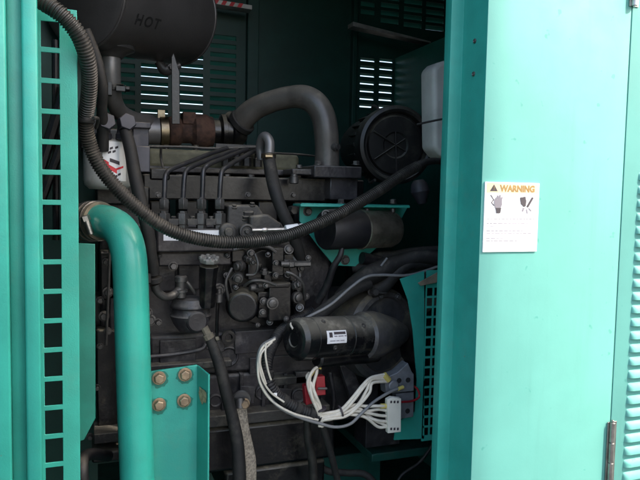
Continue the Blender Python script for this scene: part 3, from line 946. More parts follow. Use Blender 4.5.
# lift pump
bm = BM()
p = P(191, 297, 1.425); s = S(p)
lathe(bm, p, (0, 0, -1), [(0, 12 * s), (.003, 18 * s), (.014, 19.5 * s), (.017, 20.5 * s), (.021, 20.5 * s), (.024, 19 * s), (.036, 19 * s), (.040, 20.5 * s), (.045, 20 * s), (.06, 17 * s), (.075, 12 * s), (.078, 0)], 30)
lf = obj('lift_pump', bm, M['grey'], en, angle=40)
bm = BM(); q = P(196, 321, 1.395); lathe(bm, q + Vector((0, .01, 0)), (.05, -1, 0), [(0, 12 * s), (.012, 12 * s), (.014, 10.5 * s), (.022, 10 * s), (.025, 8.5 * s), (.025, 0)], 32)
obj('pump_plug', bm, M['grey'], lf)
bm = BM(); q = P(181, 281, 1.40)
lathe(bm, q + Vector((0, 0, .012)), (0, 0, -1), [(0, 5 * s), (.003, 6.2 * s), (.013, 6.2 * s), (.014, 5 * s), (.03, 4.6 * s), (.031, 6.8 * s), (.036, 6.8 * s), (.037, 5 * s), (.048, 5 * s)], 20)
tubes(bm, [q + Vector((.01, 0, 0)), P(190, 286, 1.40), P(195, 293, 1.405)], .004, 8)
obj('banjo_fitting', bm, M['dullsteel'], lf)
# upper left: thermostat housing, relay block, brackets
bm = BM(); pbox(bm, 133, 126, 149, 170, 1.44, .05); pbox(bm, 131, 122, 151, 128, 1.43, .06); pbox(bm, 136, 146, 150, 172, 1.425, .03)
obj('relay_block', bm, M['bluegrey'], en, bevel=.002)
bm = BM()
pbox(bm, 80, 128, 132, 150, 1.52, .1); pbox(bm, 96, 186, 150, 205, 1.50, .2); pbox(bm, 80, 118, 98, 150, 1.56, .05)
pbox(bm, 150, 168, 170, 180, 1.54, .05)
obj('filter_head', bm, M['black'], en, bevel=.004)
# timing side on the left, lower plates
bm = BM()
pbox(bm, 100, 250, 120, 300, 1.50, .1); ppoly(bm, [(96, 330), (122, 330), (122, 436), (98, 438), (96, 380)], 1.49, .05); pbox(bm, 85, 296, 113, 330, 1.55, .1)
pbox(bm, 92, 452, 124, 462, 1.43, .1)
obj('timing_cover', bm, M['black'], en, bevel=.004)
bm = BM()
for x, y, r in ((97, 387, 2.5), (106, 262, 3), (108, 292, 4), (108, 331, 3), (100, 300, 3), (104, 316, 4), (100, 346, 2.5), (90, 436, 2.5)):
    pbolt(bm, x, y, 1.49, r, h=.012)
tubes(bm, [P(101, 253, 1.48), P(112, 254, 1.48)], .004, 8)
tubes(bm, [P(110, 245, 1.47), P(108, 300, 1.47), P(106, 345, 1.48)], .003, 8)
obj('cover_bolt', bm, M['dullsteel'], en)
bm = BM(); pbox(bm, 94, 433, 124, 443, 1.44, .09); obj('mount_flange', bm, M['govern'], en, bevel=.002)
# intake manifold flange at the right of the head
bm = BM(); pbox(bm, 314, 166, 362, 178, 1.49, .12); pbox(bm, 292, 169, 316, 175, 1.51, .08); pbox(bm, 330, 178, 358, 200, 1.51, .08)
mfl = obj('intake_flange', bm, M['grey'], en, bevel=.003)
bm = BM()
for x in (318, 356): pbolt(bm, x, 165, 1.52, 3.5, axis=(0, 0, 1), h=.009)
for x in (299, ): pbolt(bm, x, 168, 1.53, 3, axis=(0, 0, 1), h=.007)
p = P(294, 174, 1.50); lathe(bm, p, (0, 0, -1), [(0, .009), (.006, .009), (.007, .0115), (.022, .0115), (.024, .009)], 16)
pbolt(bm, 291, 210, 1.50, 4.6, h=.03, washer=False)
obj('flange_bolt', bm, M['dullsteel'], en)
# lower right: brackets behind the wiring
bm = BM()
ppoly(bm, [(340, 366), (352, 366), (366, 400), (352, 402)], 1.46, .02)
tubes(bm, [P(330, 372, 1.48), P(334, 400, 1.48), P(330, 430, 1.48)], .006, 8)
pbox(bm, 296, 372, 312, 384, 1.45, .03); pbox(bm, 366, 410, 400, 446, 1.55, .08)
obj('starter_brace', bm, M['grey'], en, bevel=.0015)
# flywheel housing
bm = BM()
c = P(383, 334, 1.45); s = S(c)
lathe(bm, c, (.35, -1, .05), [(-.10, 46 * s), (0, 46 * s), (.006, 43 * s), (.012, 42 * s), (.014, 38 * s), (.004, 36 * s), (.004, 0)], 64)
fh = obj('flywheel_housing', bm, M['bell'], en)
bm = BM()
for an in (100, 72, 44, 15, -20, 130):
    q = c + Vector((math.cos(R(an)) * 40 * s, -.014, math.sin(R(an)) * 40 * s)); hexb(bm, q, (0, -1, 0), 2.6 * s, .008)
pbolt(bm, 372, 291, 1.43, 4, h=.02); tubes(bm, [P(375, 292, 1.42), P(386, 293, 1.42)], .003, 8)
obj('housing_bolt', bm, M['dullsteel'], en)

# intake crossover pipe
bm = BM(); Yp = 1.60
p = P(300, 95, Yp); s = S(p)
tubes(bm, [P(240, 124, 1.72), P(247, 115, 1.70), P(258, 107, 1.68), P(275, 100.5, 1.65), (P(292, 97, 1.62)), P(305, 97.5, 1.59), P(316, 104, 1.57), P(323, 116, 1.56), P(326, 132, 1.555), P(327, 150, 1.555), P(327, 167, 1.555)],
      [12 * s, 12 * s, 11.5 * s, 11 * s, 11.2 * s, 12 * s, 12.2 * s, 12.2 * s, 12.2 * s, 12 * s, 12.5 * s], 36, n=8)
ip = obj('intake_pipe', bm, M['brownpipe'], None, angle=60)
tag(ip, 'dusty grey brown arched intake pipe looping over the engine behind the injector pipes', 'pipe')
bm = BM(); q = P(333, 147, 1.53); lathe(bm, q, (.5, -.8, 0), [(0, 4 * s), (.01, 4 * s), (.011, 3 * s), (.018, 3 * s)], 16)
obj('sensor', bm, M['dullsteel'], ip)
bm = BM(); q = P(241, 123, 1.72); lathe(bm, q, (P(252, 112, 1.69) - q), [(-.006, 13.5 * s), (-.004, 14.5 * s), (.010, 14.5 * s), (.012, 13.5 * s)], 32)
obj('hose_clamp', bm, M['rubber'], ip)

# turbocharger
Yt = 1.74
c0 = P(150, 131, Yt); c1 = P(240, 132, Yt); axt = (c1 - c0).normalized(); s = S(c0)
tb = thing('turbocharger', 'rusty brown turbocharger lying between silver clamp and black compressor', 'turbocharger', P(195, 150, Yt))
bm = BM(); lathe(bm, c0, axt, [(-6 * s, 13 * s), (9 * s, 13.5 * s), (9.2 * s, 12.5 * s)], 36); obj('outlet_sleeve', bm, M['pipegrey'], tb)
bm = BM(); lathe(bm, c0 + axt * 9.5 * s, axt, [(0, 13.5 * s), (.6 * s, 14.6 * s), (8 * s, 14.6 * s), (8.6 * s, 13.6 * s)], 36)
pbox(bm, 158, 110, 165, 118, Yt - .01, .02); obj('band_clamp', bm, M['gold'], tb)
bm = BM(); lathe(bm, c0 + axt * 18 * s, axt, [(0, 13 * s), (1 * s, 14.5 * s), (10 * s, 15 * s), (12 * s, 13.5 * s), (13 * s, 12 * s), (22 * s, 12 * s), (24 * s, 14 * s), (26 * s, 17.5 * s), (38 * s, 17.5 * s), (41 * s, 15.5 * s), (45 * s, 15 * s), (45 * s, 0)], 40)
pbox(bm, 183, 112, 196, 124, Yt - .03, .05)
obj('turbine_housing', bm, M['rust'], tb, bevel=.0015)
bm = BM(); lathe(bm, c0 + axt * 63.5 * s, axt, [(0, 12 * s), (6 * s, 12 * s), (8 * s, 18 * s), (12 * s, 18 * s), (13 * s, 14 * s), (18 * s, 14 * s), (20 * s, 16 * s), (30 * s, 14 * s), (34 * s, 10 * s)], 40)
tubes(bm, [P(228, 118, Yt), P(236, 124, Yt - .02), P(240, 135, Yt)], .02, 16)
obj('compressor_housing', bm, M['black'], tb)

# ------------------------------------------------------------------ starter motor
st = thing('starter_motor', 'black dusty starter motor cylinder with a small white label', 'starter motor', P(345, 365, 1.36))
a = P(293, 339.5, 1.315); b = P(398, 333.5, 1.425); axs = (b - a).normalized(); s = S(a); r0 = 22 * s
L0 = (b - a).length; k = L0 / 107
bm = BM(); lathe(bm, a, axs, [(1.2 * k, 0), (1.2 * k, 7 * s), (.5 * k, 8 * s), (.3 * k, 11 * s), (0, 15 * s), (1 * k, 18.5 * s), (4 * k, r0 * .98), (12 * k, r0), (12.3 * k, r0 * .97), (13 * k, r0 * .97), (13.3 * k, r0), (45 * k, r0), (45.3 * k, r0 * .96), (46.3 * k, r0 * .96), (46.8 * k, r0 * 1.01), (63 * k, r0 * 1.01), (65 * k, r0 * 1.05)], 56)
mot = obj('motor_body', bm, M['startm'], st, angle=30)
bm = BM(); lathe(bm, a, axs, [(65 * k, r0 * 1.05), (67 * k, r0 * 1.18), (76 * k, r0 * 1.22), (84 * k, r0 * 1.12), (100 * k, r0 * .85), (112 * k, r0 * .5), (113 * k, 0)], 48)
obj('nose_cone', bm, M['bell'], st)
bm = BM(); q = a + axs * 40 * k
lathe(bm, q + Vector((0, -.2 * r0, -r0 * .9)) - axs * 20 * k, axs, [(0, r0 * .35), (.004, r0 * .45), (60 * k, r0 * .45), (62 * k, r0 * .3)], 28)
obj('solenoid', bm, M['black'], st)
ua = (Vector((0, 0, 1)) - axs * axs.z).normalized(); va = axs.cross(ua)
if va.y > 0: va = -va
def on_cyl(t, an, rr): return a + axs * t + (ua * math.cos(an) + va * math.sin(an)) * rr
def cyl_patch(bm, t0, t1, a0, a1, rr, mi, n=8):
    prev = None
    for i in range(n + 1):
        an = a0 + (a1 - a0) * i / n
        cur = (bm.verts.new(on_cyl(t0, an, rr)), bm.verts.new(on_cyl(t1, an, rr)))
        if prev:
            f = bm.faces.new((prev[0], prev[1], cur[1], cur[0])); f.material_index = mi
        prev = cur
bm = BM(); D_ = -13
cyl_patch(bm, (31.5 + D_) * k, (50 + D_) * k, R(60), R(94), r0 + .0006, 0)
cyl_patch(bm, (38 + D_) * k, (49 + D_) * k, R(64), R(71), r0 + .001, 1, 3); cyl_patch(bm, (33.5 + D_) * k, (36.5 + D_) * k, R(65), R(78), r0 + .001, 1, 3)
t = 38 + D_
for wd in (3, 5, 2): cyl_patch(bm, t * k, (t + wd) * k, R(74), R(77), r0 + .001, 2, 2); t += wd + .8
t = 34 + D_
for wd in (5, 3, 4): cyl_patch(bm, t * k, (t + wd) * k, R(86), R(88), r0 + .001, 2, 2); t += wd + .8
obj('rating_label', bm, [M['whitedirty'], M['ink'], M['inkgrey']], mot, recalc=False)
bm = BM()
for t_, an in ((20, 30), (27, 106), (56, 50)):
    q = on_cyl(t_ * k, R(an), r0); lathe(bm, q, q - (a + axs * t_ * k), [(-.001, 2.6 * s), (.0015, 2.6 * s), (.002, 1.5 * s), (0, 1 * s)], 14)
obj('end_screw', bm, M['dullsteel'], mot)

# ------------------------------------------------------------------ alternator case
XA = 1.36
holes = []
za, zb_ = P(431, 287, XA).z, P(431, 436, XA).z
xs_ = [P(x, 360, XA).x for x in (425.0, 430.8, 432.2, 438.5, 440, 447)]
n = 15; ph = (za - zb_) / n
for i in range(n):
    for j in (0, 2, 4):
        holes.append((xs_[j], xs_[j + 1], za - (i + 1) * ph + .003, za - i * ph - .002))
bm = BM(); grid_plate(bm, P(424, 360, XA).x, P(470, 360, XA).x, P(440, 439, XA).z, P(440, 270, XA).z, holes, XA, .003)
ppoly(bm, [(400, 279), (424.2, 271), (424.2, 438.6), (394, 440), (396, 425), (404, 418), (415, 412), (417, 380), (413, 330), (408, 300)], XA, .003)
al = thing('alternator', 'teal alternator end with a column of square vent slots at the right', 'alternator', P(425, 440, 1.5))
obj('vented_case', bm, M['teal'], al)
bm = BM(); lathe(bm, P(455, 345, 1.39) , (0, 1, 0), [(0, .12), (.28, .12)], 40); obj('winding_core', bm, M['black'], al)
bm = BM(); pbox(bm, 418, 282, 480, 436, 1.47, .3); obj('inner_frame', bm, M['black'], al, bevel=.005)

# ------------------------------------------------------------------ fuel filter at upper left
bm = BM(); p = P(108, 140, 1.43); s = S(p)
lathe(bm, p, (0, 0, -1), [(0, 21 * s), (2 * s, 23.5 * s), (40 * s, 23.8 * s), (45 * s, 22.5 * s), (49 * s, 18 * s), (50 * s, 0)], 48)
ff = obj('fuel_filter', bm, M['filter'], None, angle=40)
tag(ff, 'grey fuel filter can with white and red label at upper left of engine', 'fuel filter')
def fl(bm, a0, a1, t0, t1, mi, rr=0.0, sk=0.0, n=8):
    prev = None
    for i in range(n + 1):
        an = a0 + (a1 - a0) * i / n
        d = Vector((math.sin(an), -math.cos(an), 0)) * (23.9 * s + .0005 + rr)
        sh = sk * i / n
        cur = (bm.verts.new(p + d - Vector((0, 0, (t0 + sh) * s))), bm.verts.new(p + d - Vector((0, 0, (t1 + sh) * s))))
        if prev: f = bm.faces.new((prev[0], prev[1], cur[1], cur[0])); f.material_index = mi
        prev = cur
bm = BM()
fl(bm, R(-14), R(42), 3, 41, 0)
fl(bm, R(-12), R(18), 22.5, 27, 1, .0004, 7); fl(bm, R(-12), R(0), 20, 29, 1, .0006, 3); fl(bm, R(14), R(34), 29, 31, 1, .0005, -3)
fl(bm, R(2), R(24), 19, 22.5, 2, .0007, 3, 4)
for a0, t0 in ((2, 9), (8, 12), (-2, 13), (14, 8), (12, 36), (20, 34)): fl(bm, R(a0), R(a0 + 7), t0, t0 + 2.2, 2, .0006, -1.2, 3)
obj('label', bm, [M['white'], M['inkred'], M['ink']], ff, recalc=False)

# ------------------------------------------------------------------ solenoid on its teal bracket
sb = thing('solenoid_bracket', 'teal triangular bracket holding a canister in front of the block', 'bracket', P(345, 268, 1.42))
bm = BM(); ppoly(bm, [(299.5, 205), (302, 203), (409, 205), (404, 214), (398, 226), (386, 240), (372, 252), (357, 266.5), (334, 265.5), (318, 246), (299.5, 221)], 1.455, .004)
obj('back_plate', bm, M['teal'], sb, bevel=.001)
bm = BM(); pa, pb_ = P(300, 204.8, 1.40), P(409, 204.3, 1.40)
box(bm, pa.x, P(409, 205, 1.40).x, 1.395, 1.4545, pa.z - .004, pa.z + .002)
obj('top_flange', bm, M['teal'], sb, bevel=.001)
bm = BM()
pbolt(bm, 307.5, 211.5, 1.455, 3.6, h=.01); pbolt(bm, 345, 260, 1.455, 3.8, h=.008)
for x in (341, 362, 393): pbolt(bm, x, 203.5, 1.42, 3.4, axis=(0, 0, 1), h=.009)
for x in (393, 367): q = P(x, 211, 1.405); lathe(bm, q + Vector((0, 0, .006)), (0, 0, -1), [(0, .006), (.008, .006), (.012, .003)], 12)
obj('bolt', bm, M['dullsteel'], sb)
so2 = thing('fuel_solenoid', 'black and tarnished silver fuel solenoid canister under the teal flange', 'solenoid', P(357, 250, 1.40))
a2, b2 = P(325, 230, 1.375), P(389, 229, 1.425); ax2 = (b2 - a2).normalized(); s = S(a2); k2 = (b2 - a2).length / 64
bm = BM(); lathe(bm, a2, ax2, [(.2 * k2, 0), (0, 14 * s), (-.3 * k2, 19 * s), (1 * k2, 20 * s), (33 * k2, 20 * s), (33.2 * k2, 19 * s)], 44); obj('plastic_cap', bm, M['plastic'], so2)
bm = BM(); lathe(bm, a2, ax2, [(33 * k2, 19.5 * s), (33.5 * k2, 21 * s), (35 * k2, 21 * s), (35.3 * k2, 20 * s), (64 * k2, 20 * s), (68 * k2, 18 * s), (69 * k2, 0)], 44); obj('steel_can', bm, M['can'], so2)
bm = BM()
q = P(326, 214, 1.37); lathe(bm, q, (-.4, -1, 0), [(-.01, 4.4 * s), (.006, 4.4 * s), (.006, 3 * s), (0, 2.6 * s), (0, 0)], 18)
tubes(bm, [P(326, 213, 1.375), P(336, 212, 1.38)], .008, 12)
obj('terminal', bm, M['dullsteel'], so2)

# ------------------------------------------------------------------ radiator pipe and clamp
bm = BM(); Yq = 1.30; s = S(P(130, 300, Yq)); rp = 17.2 * s
tubes(bm, [P(88, 222, 1.42), P(100, 221, 1.385), P(112, 224, 1.35), P(122, 233, 1.32), P(128, 250, 1.305), P(130.5, 275, 1.30), P(132, 320, 1.30), P(134, 390, 1.30), P(137, 470, 1.30), P(139, 520, 1.30)], rp, 48, n=8)
rpipe = obj('coolant_pipe', bm, M['tealpipe'], None, angle=70)
tag(rpipe, 'thick glossy teal coolant pipe bending down in front of the engine', 'pipe')
hc = thing('coolant_hose', 'short black rubber hose with a worm clamp gripping the teal pipe end', 'hose', P(95, 240, 1.42))
bm = BM(); s3 = S(P(95, 221, 1.40))
pth = [P(80, 222, 1.44), P(90, 221.5, 1.415), P(101, 221, 1.38)]
tubes(bm, pth, [18.8 * s3, 19.2 * s3, 19.2 * s3], 40)
obj('hose_end', bm, M['rag'], hc)
bm = BM()
q = P(92, 221.2, 1.41); dq = (pth[2] - pth[1]).normalized()
lathe(bm, q, dq, [(-.006, 19.3 * s3), (-.006, 20.6 * s3), (.006, 20.6 * s3), (.006, 19.3 * s3)], 48)
lathe(bm, q + dq * .02, dq, [(-.003, 19.3 * s3), (-.003, 20.3 * s3), (.003, 20.3 * s3), (.003, 19.3 * s3)], 48)
q1, q2 = P(86, 220, 1.345), P(91, 234, 1.345)
tubes(bm, [q1, q2], 3.4 * s3, 14)
lathe(bm, q1, (q1 - q2), [(-.002, 4.6 * s3), (.008, 4.6 * s3), (.009, 3.6 * s3)], 6)
obj('worm_clamp', bm, M['steel'], hc)

# ------------------------------------------------------------------ teal mounting bracket with four bolts
mb = thing('mounting_bracket', 'teal folded mounting bracket with four bronze bolts and chipped edge', 'bracket', P(180, 490, 1.32))
bm = BM(); Ym = 1.335
ppoly(bm, [(140, 373), (197, 365), (200, 367.5), (208, 500), (140, 500)], Ym, .006)
obj('plate', bm, M['teal'], mb, bevel=.0015)
bm = BM()
A = [P(201.6, 364.8, Ym - .001), P(209.5, 500, Ym - .001)]
x_ = A[0].x
x_ = P(197.5, 366, Ym).x
prism(bm, [(x_ - .001, Ym - .0005, P(202, 365, Ym).z), (x_ + .012, Ym - .06, P(202, 366, Ym).z - .002), (x_ + .012, Ym - .06, P(205, 510, Ym).z), (x_ - .001, Ym - .0005, P(205, 510, Ym).z)], (.004, .001, 0))
obj('side_flange', bm, M['teal'], mb, bevel=.0012)
bm = BM()
rc = random.Random(4)
cx_, cz_ = x_ + .0125, P(203, 397, 1.29).z
pts = []
for i in range(14):
    an = 2 * PI * i / 14; rr = (.6 + .8 * rc.random())
    pts.append((x_ - .0012 + .010 * 0 , Ym - .030 + .022 * rr * math.cos(an), cz_ + .020 * rr * math.sin(an)))
n1 = Vector((-.055, -.012, 0)).normalized()
pts = [Vector((x_ - .001 + (Ym - y) * .2, y, z)) + n1 * .0012 for _, y, z in pts]
f = bm.faces.new([bm.verts.new(p_) for p_ in pts])
obj('paint_chip', bm, M['chip'], mb, recalc=False)
for x, y in ((159, 378), (185, 374.5), (159, 404.5), (184, 400.5)):
    bm = BM(); q = P(x, y, Ym); n_ = 26; q.y = Ym - .0006
    f = bm.faces.new([bm.verts.new(q + Vector((math.cos(2 * PI * i / n_), 0, math.sin(2 * PI * i / n_) - .12)) * .0185 * rc.uniform(.86, 1.1)) for i in range(n_)])
    obj('grime_ring', bm, M['tealshade'], mb, recalc=False)
    bm = BM(); pbolt(bm, x, y, Ym, 5.3, h=.010, washer=True); obj('bolt', bm, M['boltbr'], mb, bevel=.0006)

# ------------------------------------------------------------------ corrugated conduit
def corrug(pts, rpx, pitchpx, Yref, depth=.10, seg=22):
    s = S(P(pts[0][0], pts[0][1], Yref)); st = pitchpx * s / 4
    bm = BM()
    tubes(bm, [P(*p) for p in pts], rpx * s, seg, rsamp=(lambda i: (1, 1, 1 - depth, 1 - depth)[i % 4], st), n=14)
    return bm
bm = corrug([(34, -12, 1.07), (42, 1, 1.065), (54, 9, 1.06), (66, 19, 1.06), (79, 36, 1.07), (87, 58, 1.09), (89.5, 80, 1.12), (88, 102, 1.15), (85.5, 120, 1.18), (89, 142, 1.20), (99, 165, 1.21), (116, 187, 1.22), (140, 210, 1.23), (170, 230, 1.24), (205, 240, 1.25), (240, 242, 1.26), (280, 237.5, 1.28), (318, 224, 1.30), (350, 208, 1.32), (380, 190, 1.34), (401, 175.5, 1.355), (418, 166, 1.365)],
            7.8, 3.0, 1.2, .16)
cdt = obj('corrugated_conduit', bm, M['conduit'], None, angle=28)
tag(cdt, 'long dusty corrugated black conduit sagging across the front of the engine', 'conduit')
bm = BM(); tubes(bm, [P(416, 167, 1.365), P(425, 162.5, 1.37), (P(437, 161, 1.38)), P(455, 163, 1.38)], [5.2 * .0023, 4 * .0023, 3.4 * .0023, 3.4 * .0023], 14)
obj('cable_end', bm, M['rubber'], cdt)
bm = BM(); 
s = S(P(92, 125, 1.16))
for y in (118,): lathe(bm, P(86, y, 1.175), (0, 0, -1), [(0, 7.7 * s), (.002, 8.4 * s), (.007, 8.4 * s), (.009, 7.7 * s)], 24)
tubes(bm, [P(93, 118, 1.15), P(98, 119, 1.17), P(96, 128, 1.2)], .003, 8)
obj('hose_tie', bm, M['rubber'], cdt)

# second vertical hose & banjo caps at upper left
def hose(name, label, pts, rpx, mat, cat='hose', seg=18, parent=None, Yr=None, group=None):
    bm = BM(); s = S(P(pts[len(pts) // 2][0], pts[len(pts) // 2][1], pts[len(pts) // 2][2]))
    rs = [r * s for r in rpx] if isinstance(rpx, (list, tuple)) else rpx * s
    tubes(bm, [P(*p) for p in pts], rs, seg, n=8)
    o = obj(name, bm, M[mat], parent, angle=60)
    if label: tag(o, label, cat, group)
    return o
hose('rubber_hose', 'thin black hose running down beside the thick conduit near the muffler', [(86, 30, 1.3), (96, 55, 1.3), (101, 75, 1.3), (103, 92, 1.31), (102, 108, 1.33), (103, 128, 1.36), (103, 150, 1.38)], [4.5, 4.5, 5, 5, 5, 6, 6], 'rubber')
h2 = hose('fuel_hose', 'long black fuel hose dropping from the hex cap to the lift pump', [(125.5, 130, 1.36), (130.5, 150, 1.355), (135.5, 178, 1.35), (142, 206, 1.345), (148, 232, 1.345), (151, 255, 1.35), (154, 274, 1.36)], [6, 6.3, 6.6, 6.6, 6.4, 6.2, 6.2], 'rubber')
bm = BM(); q = P(154.5, 277, 1.362); s = S(q); dd = P(156, 288, 1.365) - P(153, 268, 1.358)
lathe(bm, q, dd, [(0, 6.4 * s), (.001, 7.4 * s), (.011, 7.4 * s), (.012, 6.4 * s)], 24); pbox(bm, 147.5, 274, 151, 283, 1.34, .02)
obj('hose_clamp', bm, M['rubber'], h2, bevel=.0005)
bm = BM(); tubes(bm, [P(155, 284, 1.365), P(158, 292, 1.37), P(166, 297, 1.38), P(175, 294, 1.395), P(181, 288, 1.40)], [5 * s, 4.2 * s, 4 * s, 4.4 * s, 4.8 * s], 16)
obj('metal_tail', bm, M['dullsteel'], h2, angle=60)
for x, y, lab in ((104, 123.5, 'grey hexagonal cap on the filter head, left of the pair'), (124.5, 124, 'grey hexagonal cap on the filter head, next to the relay block')):
    bm = BM(); p = P(x, y, 1.35); s = S(p)
    lathe(bm, p + Vector((0, .05, 0)), (.12, -1, .1), [(0, 6 * s), (.02, 6 * s), (.02, 9 * s), (.05, 9 * s), (.055, 8.3 * s), (.056, 0)], 6, .2)
    lathe(bm, p + Vector((0, .035, 0)), (0, 0, -1), [(-8 * s, 5 * s), (8 * s, 7 * s), (9 * s, 8 * s), (14 * s, 8 * s), (15 * s, 6 * s)], 18)
    tag(obj('hex_cap', bm, M['bluegrey'], None, bevel=.001), lab, 'cap')
# vent hose with shiny clamp over the head
h3 = hose('breather_hose', 'black breather hose with a shiny clamp crossing the cylinder head', [(268.5, 156, 1.475), (271, 172, 1.45), (275, 190, 1.42), (281, 208, 1.41), (289, 226, 1.41), (297, 246, 1.42), (301, 262, 1.44)], [6.5, 6.8, 6.6, 6.2, 6, 6, 6], 'rubber')
bm = BM(); s = S(P(266, 140, 1.5)); tubes(bm, [P(261, 160, 1.52), P(260, 148, 1.52), P(262, 138.5, 1.505), P(266, 136.5, 1.49), P(269.5, 143, 1.48), P(269, 158, 1.476)], [4 * s, 4.2 * s, 4.4 * s, 4.6 * s, 4.8 * s, 4.8 * s], 18)
obj('metal_elbow', bm, M['pipegrey'], h3, angle=60)
bm = BM(); q = P(268.5, 154, 1.476); lathe(bm, q, (0, 0, -1), [(-.001, 6.4 * s), (0, 7.4 * s), (.010, 7.4 * s), (.011, 6.4 * s)], 26)
lathe(bm, P(265, 156, 1.455), (1, 0, 0), [(0, 2.4 * s), (7 * s, 2.4 * s)], 10); obj('hose_clamp', bm, M['gold'], h3)

# drain hose from the lift pump
h4 = hose('drain_hose', 'worn grey brown drain hose hanging straight down from the lift pump', [(210, 338, 1.385), (215, 352, 1.38), (221, 370, 1.375), (226, 392, 1.37), (232, 415, 1.37), (237, 440, 1.37), (239, 465, 1.37), (240, 510, 1.37)], [5, 5.6, 6, 6, 6, 6.4, 6.6, 6.6], 'rubber')
bm = BM(); p, q = P(204, 327, 1.385), P(213, 345, 1.383); s = S(p); ax_ = (q - p).normalized()
lathe(bm, p, ax_, [(0, 3.8 * s), (8 * s, 4 * s), (8.5 * s, 5.4 * s), (13 * s, 5.4 * s), (13.5 * s, 4.4 * s), (18 * s, 5 * s), (24 * s, 4.6 * s)], 10)
lathe(bm, P(216, 339, 1.375), (1, -.3, .3), [(0, 2 * s), (3 * s, 2 * s)], 8)
obj('hose_fitting', bm, M['tan'], h4)

# ground strap
gs = thing('ground_strap', 'tan braided ground strap bolted to the block beside the drain hose', 'strap', P(250, 480, 1.40))
bm = BM(); s = S(P(245, 430, 1.4))
tubes(bm, [P(243, 400, 1.405), P(242, 412, 1.40), P(244, 430, 1.395), P(248, 448, 1.40), P(251, 465, 1.40), P(251, 505, 1.40)], [5.5 * s, 6 * s, 6.3 * s, 6.4 * s, 6.2 * s, 6.2 * s], 20, n=10, flat=(.3, -1, 0))
obj('braid', bm, M['strap'], gs, angle=80)
bm = BM(); lathe(bm, P(242, 399, 1.42), (-.2, -1, 0), [(0, 9.5 * s), (.004, 9.5 * s), (.006, 8.5 * s), (.006, 0)], 26); tubes(bm, [P(240, 398, 1.405), P(240, 408, 1.40)], 5 * s, 12)
obj('lug', bm, M['dullsteel'], gs)
bm = BM(); pbolt(bm, 244, 403.5, 1.402, 4.4, h=.010); obj('bolt', bm, M['boltbr'], gs)

# ------------------------------------------------------------------ wiring
tbk = thing('terminal_block', 'grey metal terminal block with holes below the starter motor', 'terminal block', P(403, 420, 1.38))
bm = BM(); Yw = 1.335
ppoly(bm, [(385, 378), (397, 373), (408, 363), (412, 372), (414, 374), (414, 391), (386, 394)], Yw, .03); ppoly(bm, [(396, 394), (414, 392), (413.5, 417), (401, 419)], Yw + .004, .025)
obj('block', bm, M['block'], tbk, bevel=.0015)
bm = BM(); s = S(P(400, 385, Yw))
for x, y, yy in ((399, 380.5, Yw), (408, 380, Yw), (407.5, 411, Yw + .004)):
    lathe(bm, P(x, y, yy), (0, -1, 0), [(-.001, 2.6 * s), (.0008, 2.6 * s), (.0008, 0)], 18)
obj('hole', bm, M['darkhole'], tbk)
bm = BM(); lathe(bm, P(393, 385.5, Yw), (0, -1, 0), [(0, 5.6 * s), (.004, 5.6 * s), (.006, 4.6 * s), (.006, 0)], 20); obj('stud', bm, M['block'], tbk)

bm = BM(); ppoly(bm, [(387.5, 400), (392, 397.5), (401.3, 398.5), (401, 432), (388, 433.5)], 1.30, .014)
cc = thing('wire_connector', 'cream rectangular wire connector block holding the white wires', 'connector', P(394, 434, 1.31))
obj('housing', bm, M['cream'], cc, bevel=.0012)
bm = BM()
for x in (391.3, 394.6, 397.9):
    for y in (402, 429): pbox(bm, x - .9, y - 1.2, x + .9, y + 1.2, 1.2992, .002)
obj('contact', bm, M['ink'], cc)

wh = thing('wiring_harness', 'bundle of white wires tied together fanning out to the cream connector', 'wiring', P(340, 420, 1.34))
J = (320, 416, 1.315)
s = S(P(*J))
top_ends = [(384, 374.5), (385.5, 376.5), (386, 379), (386.5, 381.5)]
rw = 1.65 * s
rwj = random.Random(11)
def wire(pts, mat='wire', r=rw, name='wire'):
    if mat == 'wire': pts = [pts[0]] + [(x + rwj.uniform(-1.3, 1.3), y + rwj.uniform(-1.3, 1.3), z + rwj.uniform(-.004, .003)) for x, y, z in pts[1:-1]] + [pts[-1]]
    bm = BM(); tubes(bm, [P(*p) for p in pts], r, 8, n=7); return obj(name, bm, M[mat], wh, angle=80)
for i, (x, y) in enumerate(top_ends):
    o_ = i * 2.0
    wire([(319 + i, 414 + o_ * 1.1, 1.315), (330, 412.5 + o_ * .9, 1.312 - i * .001), (341 + i, 409.5 + o_, 1.31), (352 + o_, 399 + o_ * 1.2, 1.308), (362 + o_, 386 + o_ * 1.2, 1.31), (372, 377 + o_ * .9, 1.315), (x, y, 1.33)])
for i, y in enumerate((406, 411, 416, 421.5, 426.5)):
    wire([(320, 417 + i * .8, 1.318), (332, 414 + i, 1.318), (343, 410.5 + i * 1.2, 1.316), (356, 406 + i * 2.4, 1.314), (366, (406, 409.5, 412, 415.5, 419)[i] + (0, 2, 1, 0, 0)[i], 1.312), (378, y - .6, 1.31), (388, y, 1.308)])
wire([(366, 414, 1.32), (376, 419.5, 1.315), (384, 424.5, 1.31), (388, 427, 1.308)])
for i, (x, y) in enumerate(((319.5, 366), (313.5, 370), (309, 373), (317, 368))):
    wire([(x, y, 1.33), (x - 5 + i, y + 5, 1.318), (307.5 + i * 2, 383 + i, 1.312), (310.5 + i * 2, 396, 1.31), (316 + i * 1.2, 408, 1.312), (321, 420, 1.315), (319.5 + i, 427, 1.315)])
wire([(404, 387, 1.325), (392, 391, 1.32), (375, 401, 1.31), (362, 413, 1.305), (350, 424, 1.30), (335, 427, 1.30), (318, 423, 1.302), (300, 417.5, 1.304), (282, 409, 1.305), (268, 396, 1.305), (260, 380, 1.306), (257.5, 362, 1.308), (262, 346, 1.31), (275, 338, 1.325)], 'greywire', 1.6 * s)
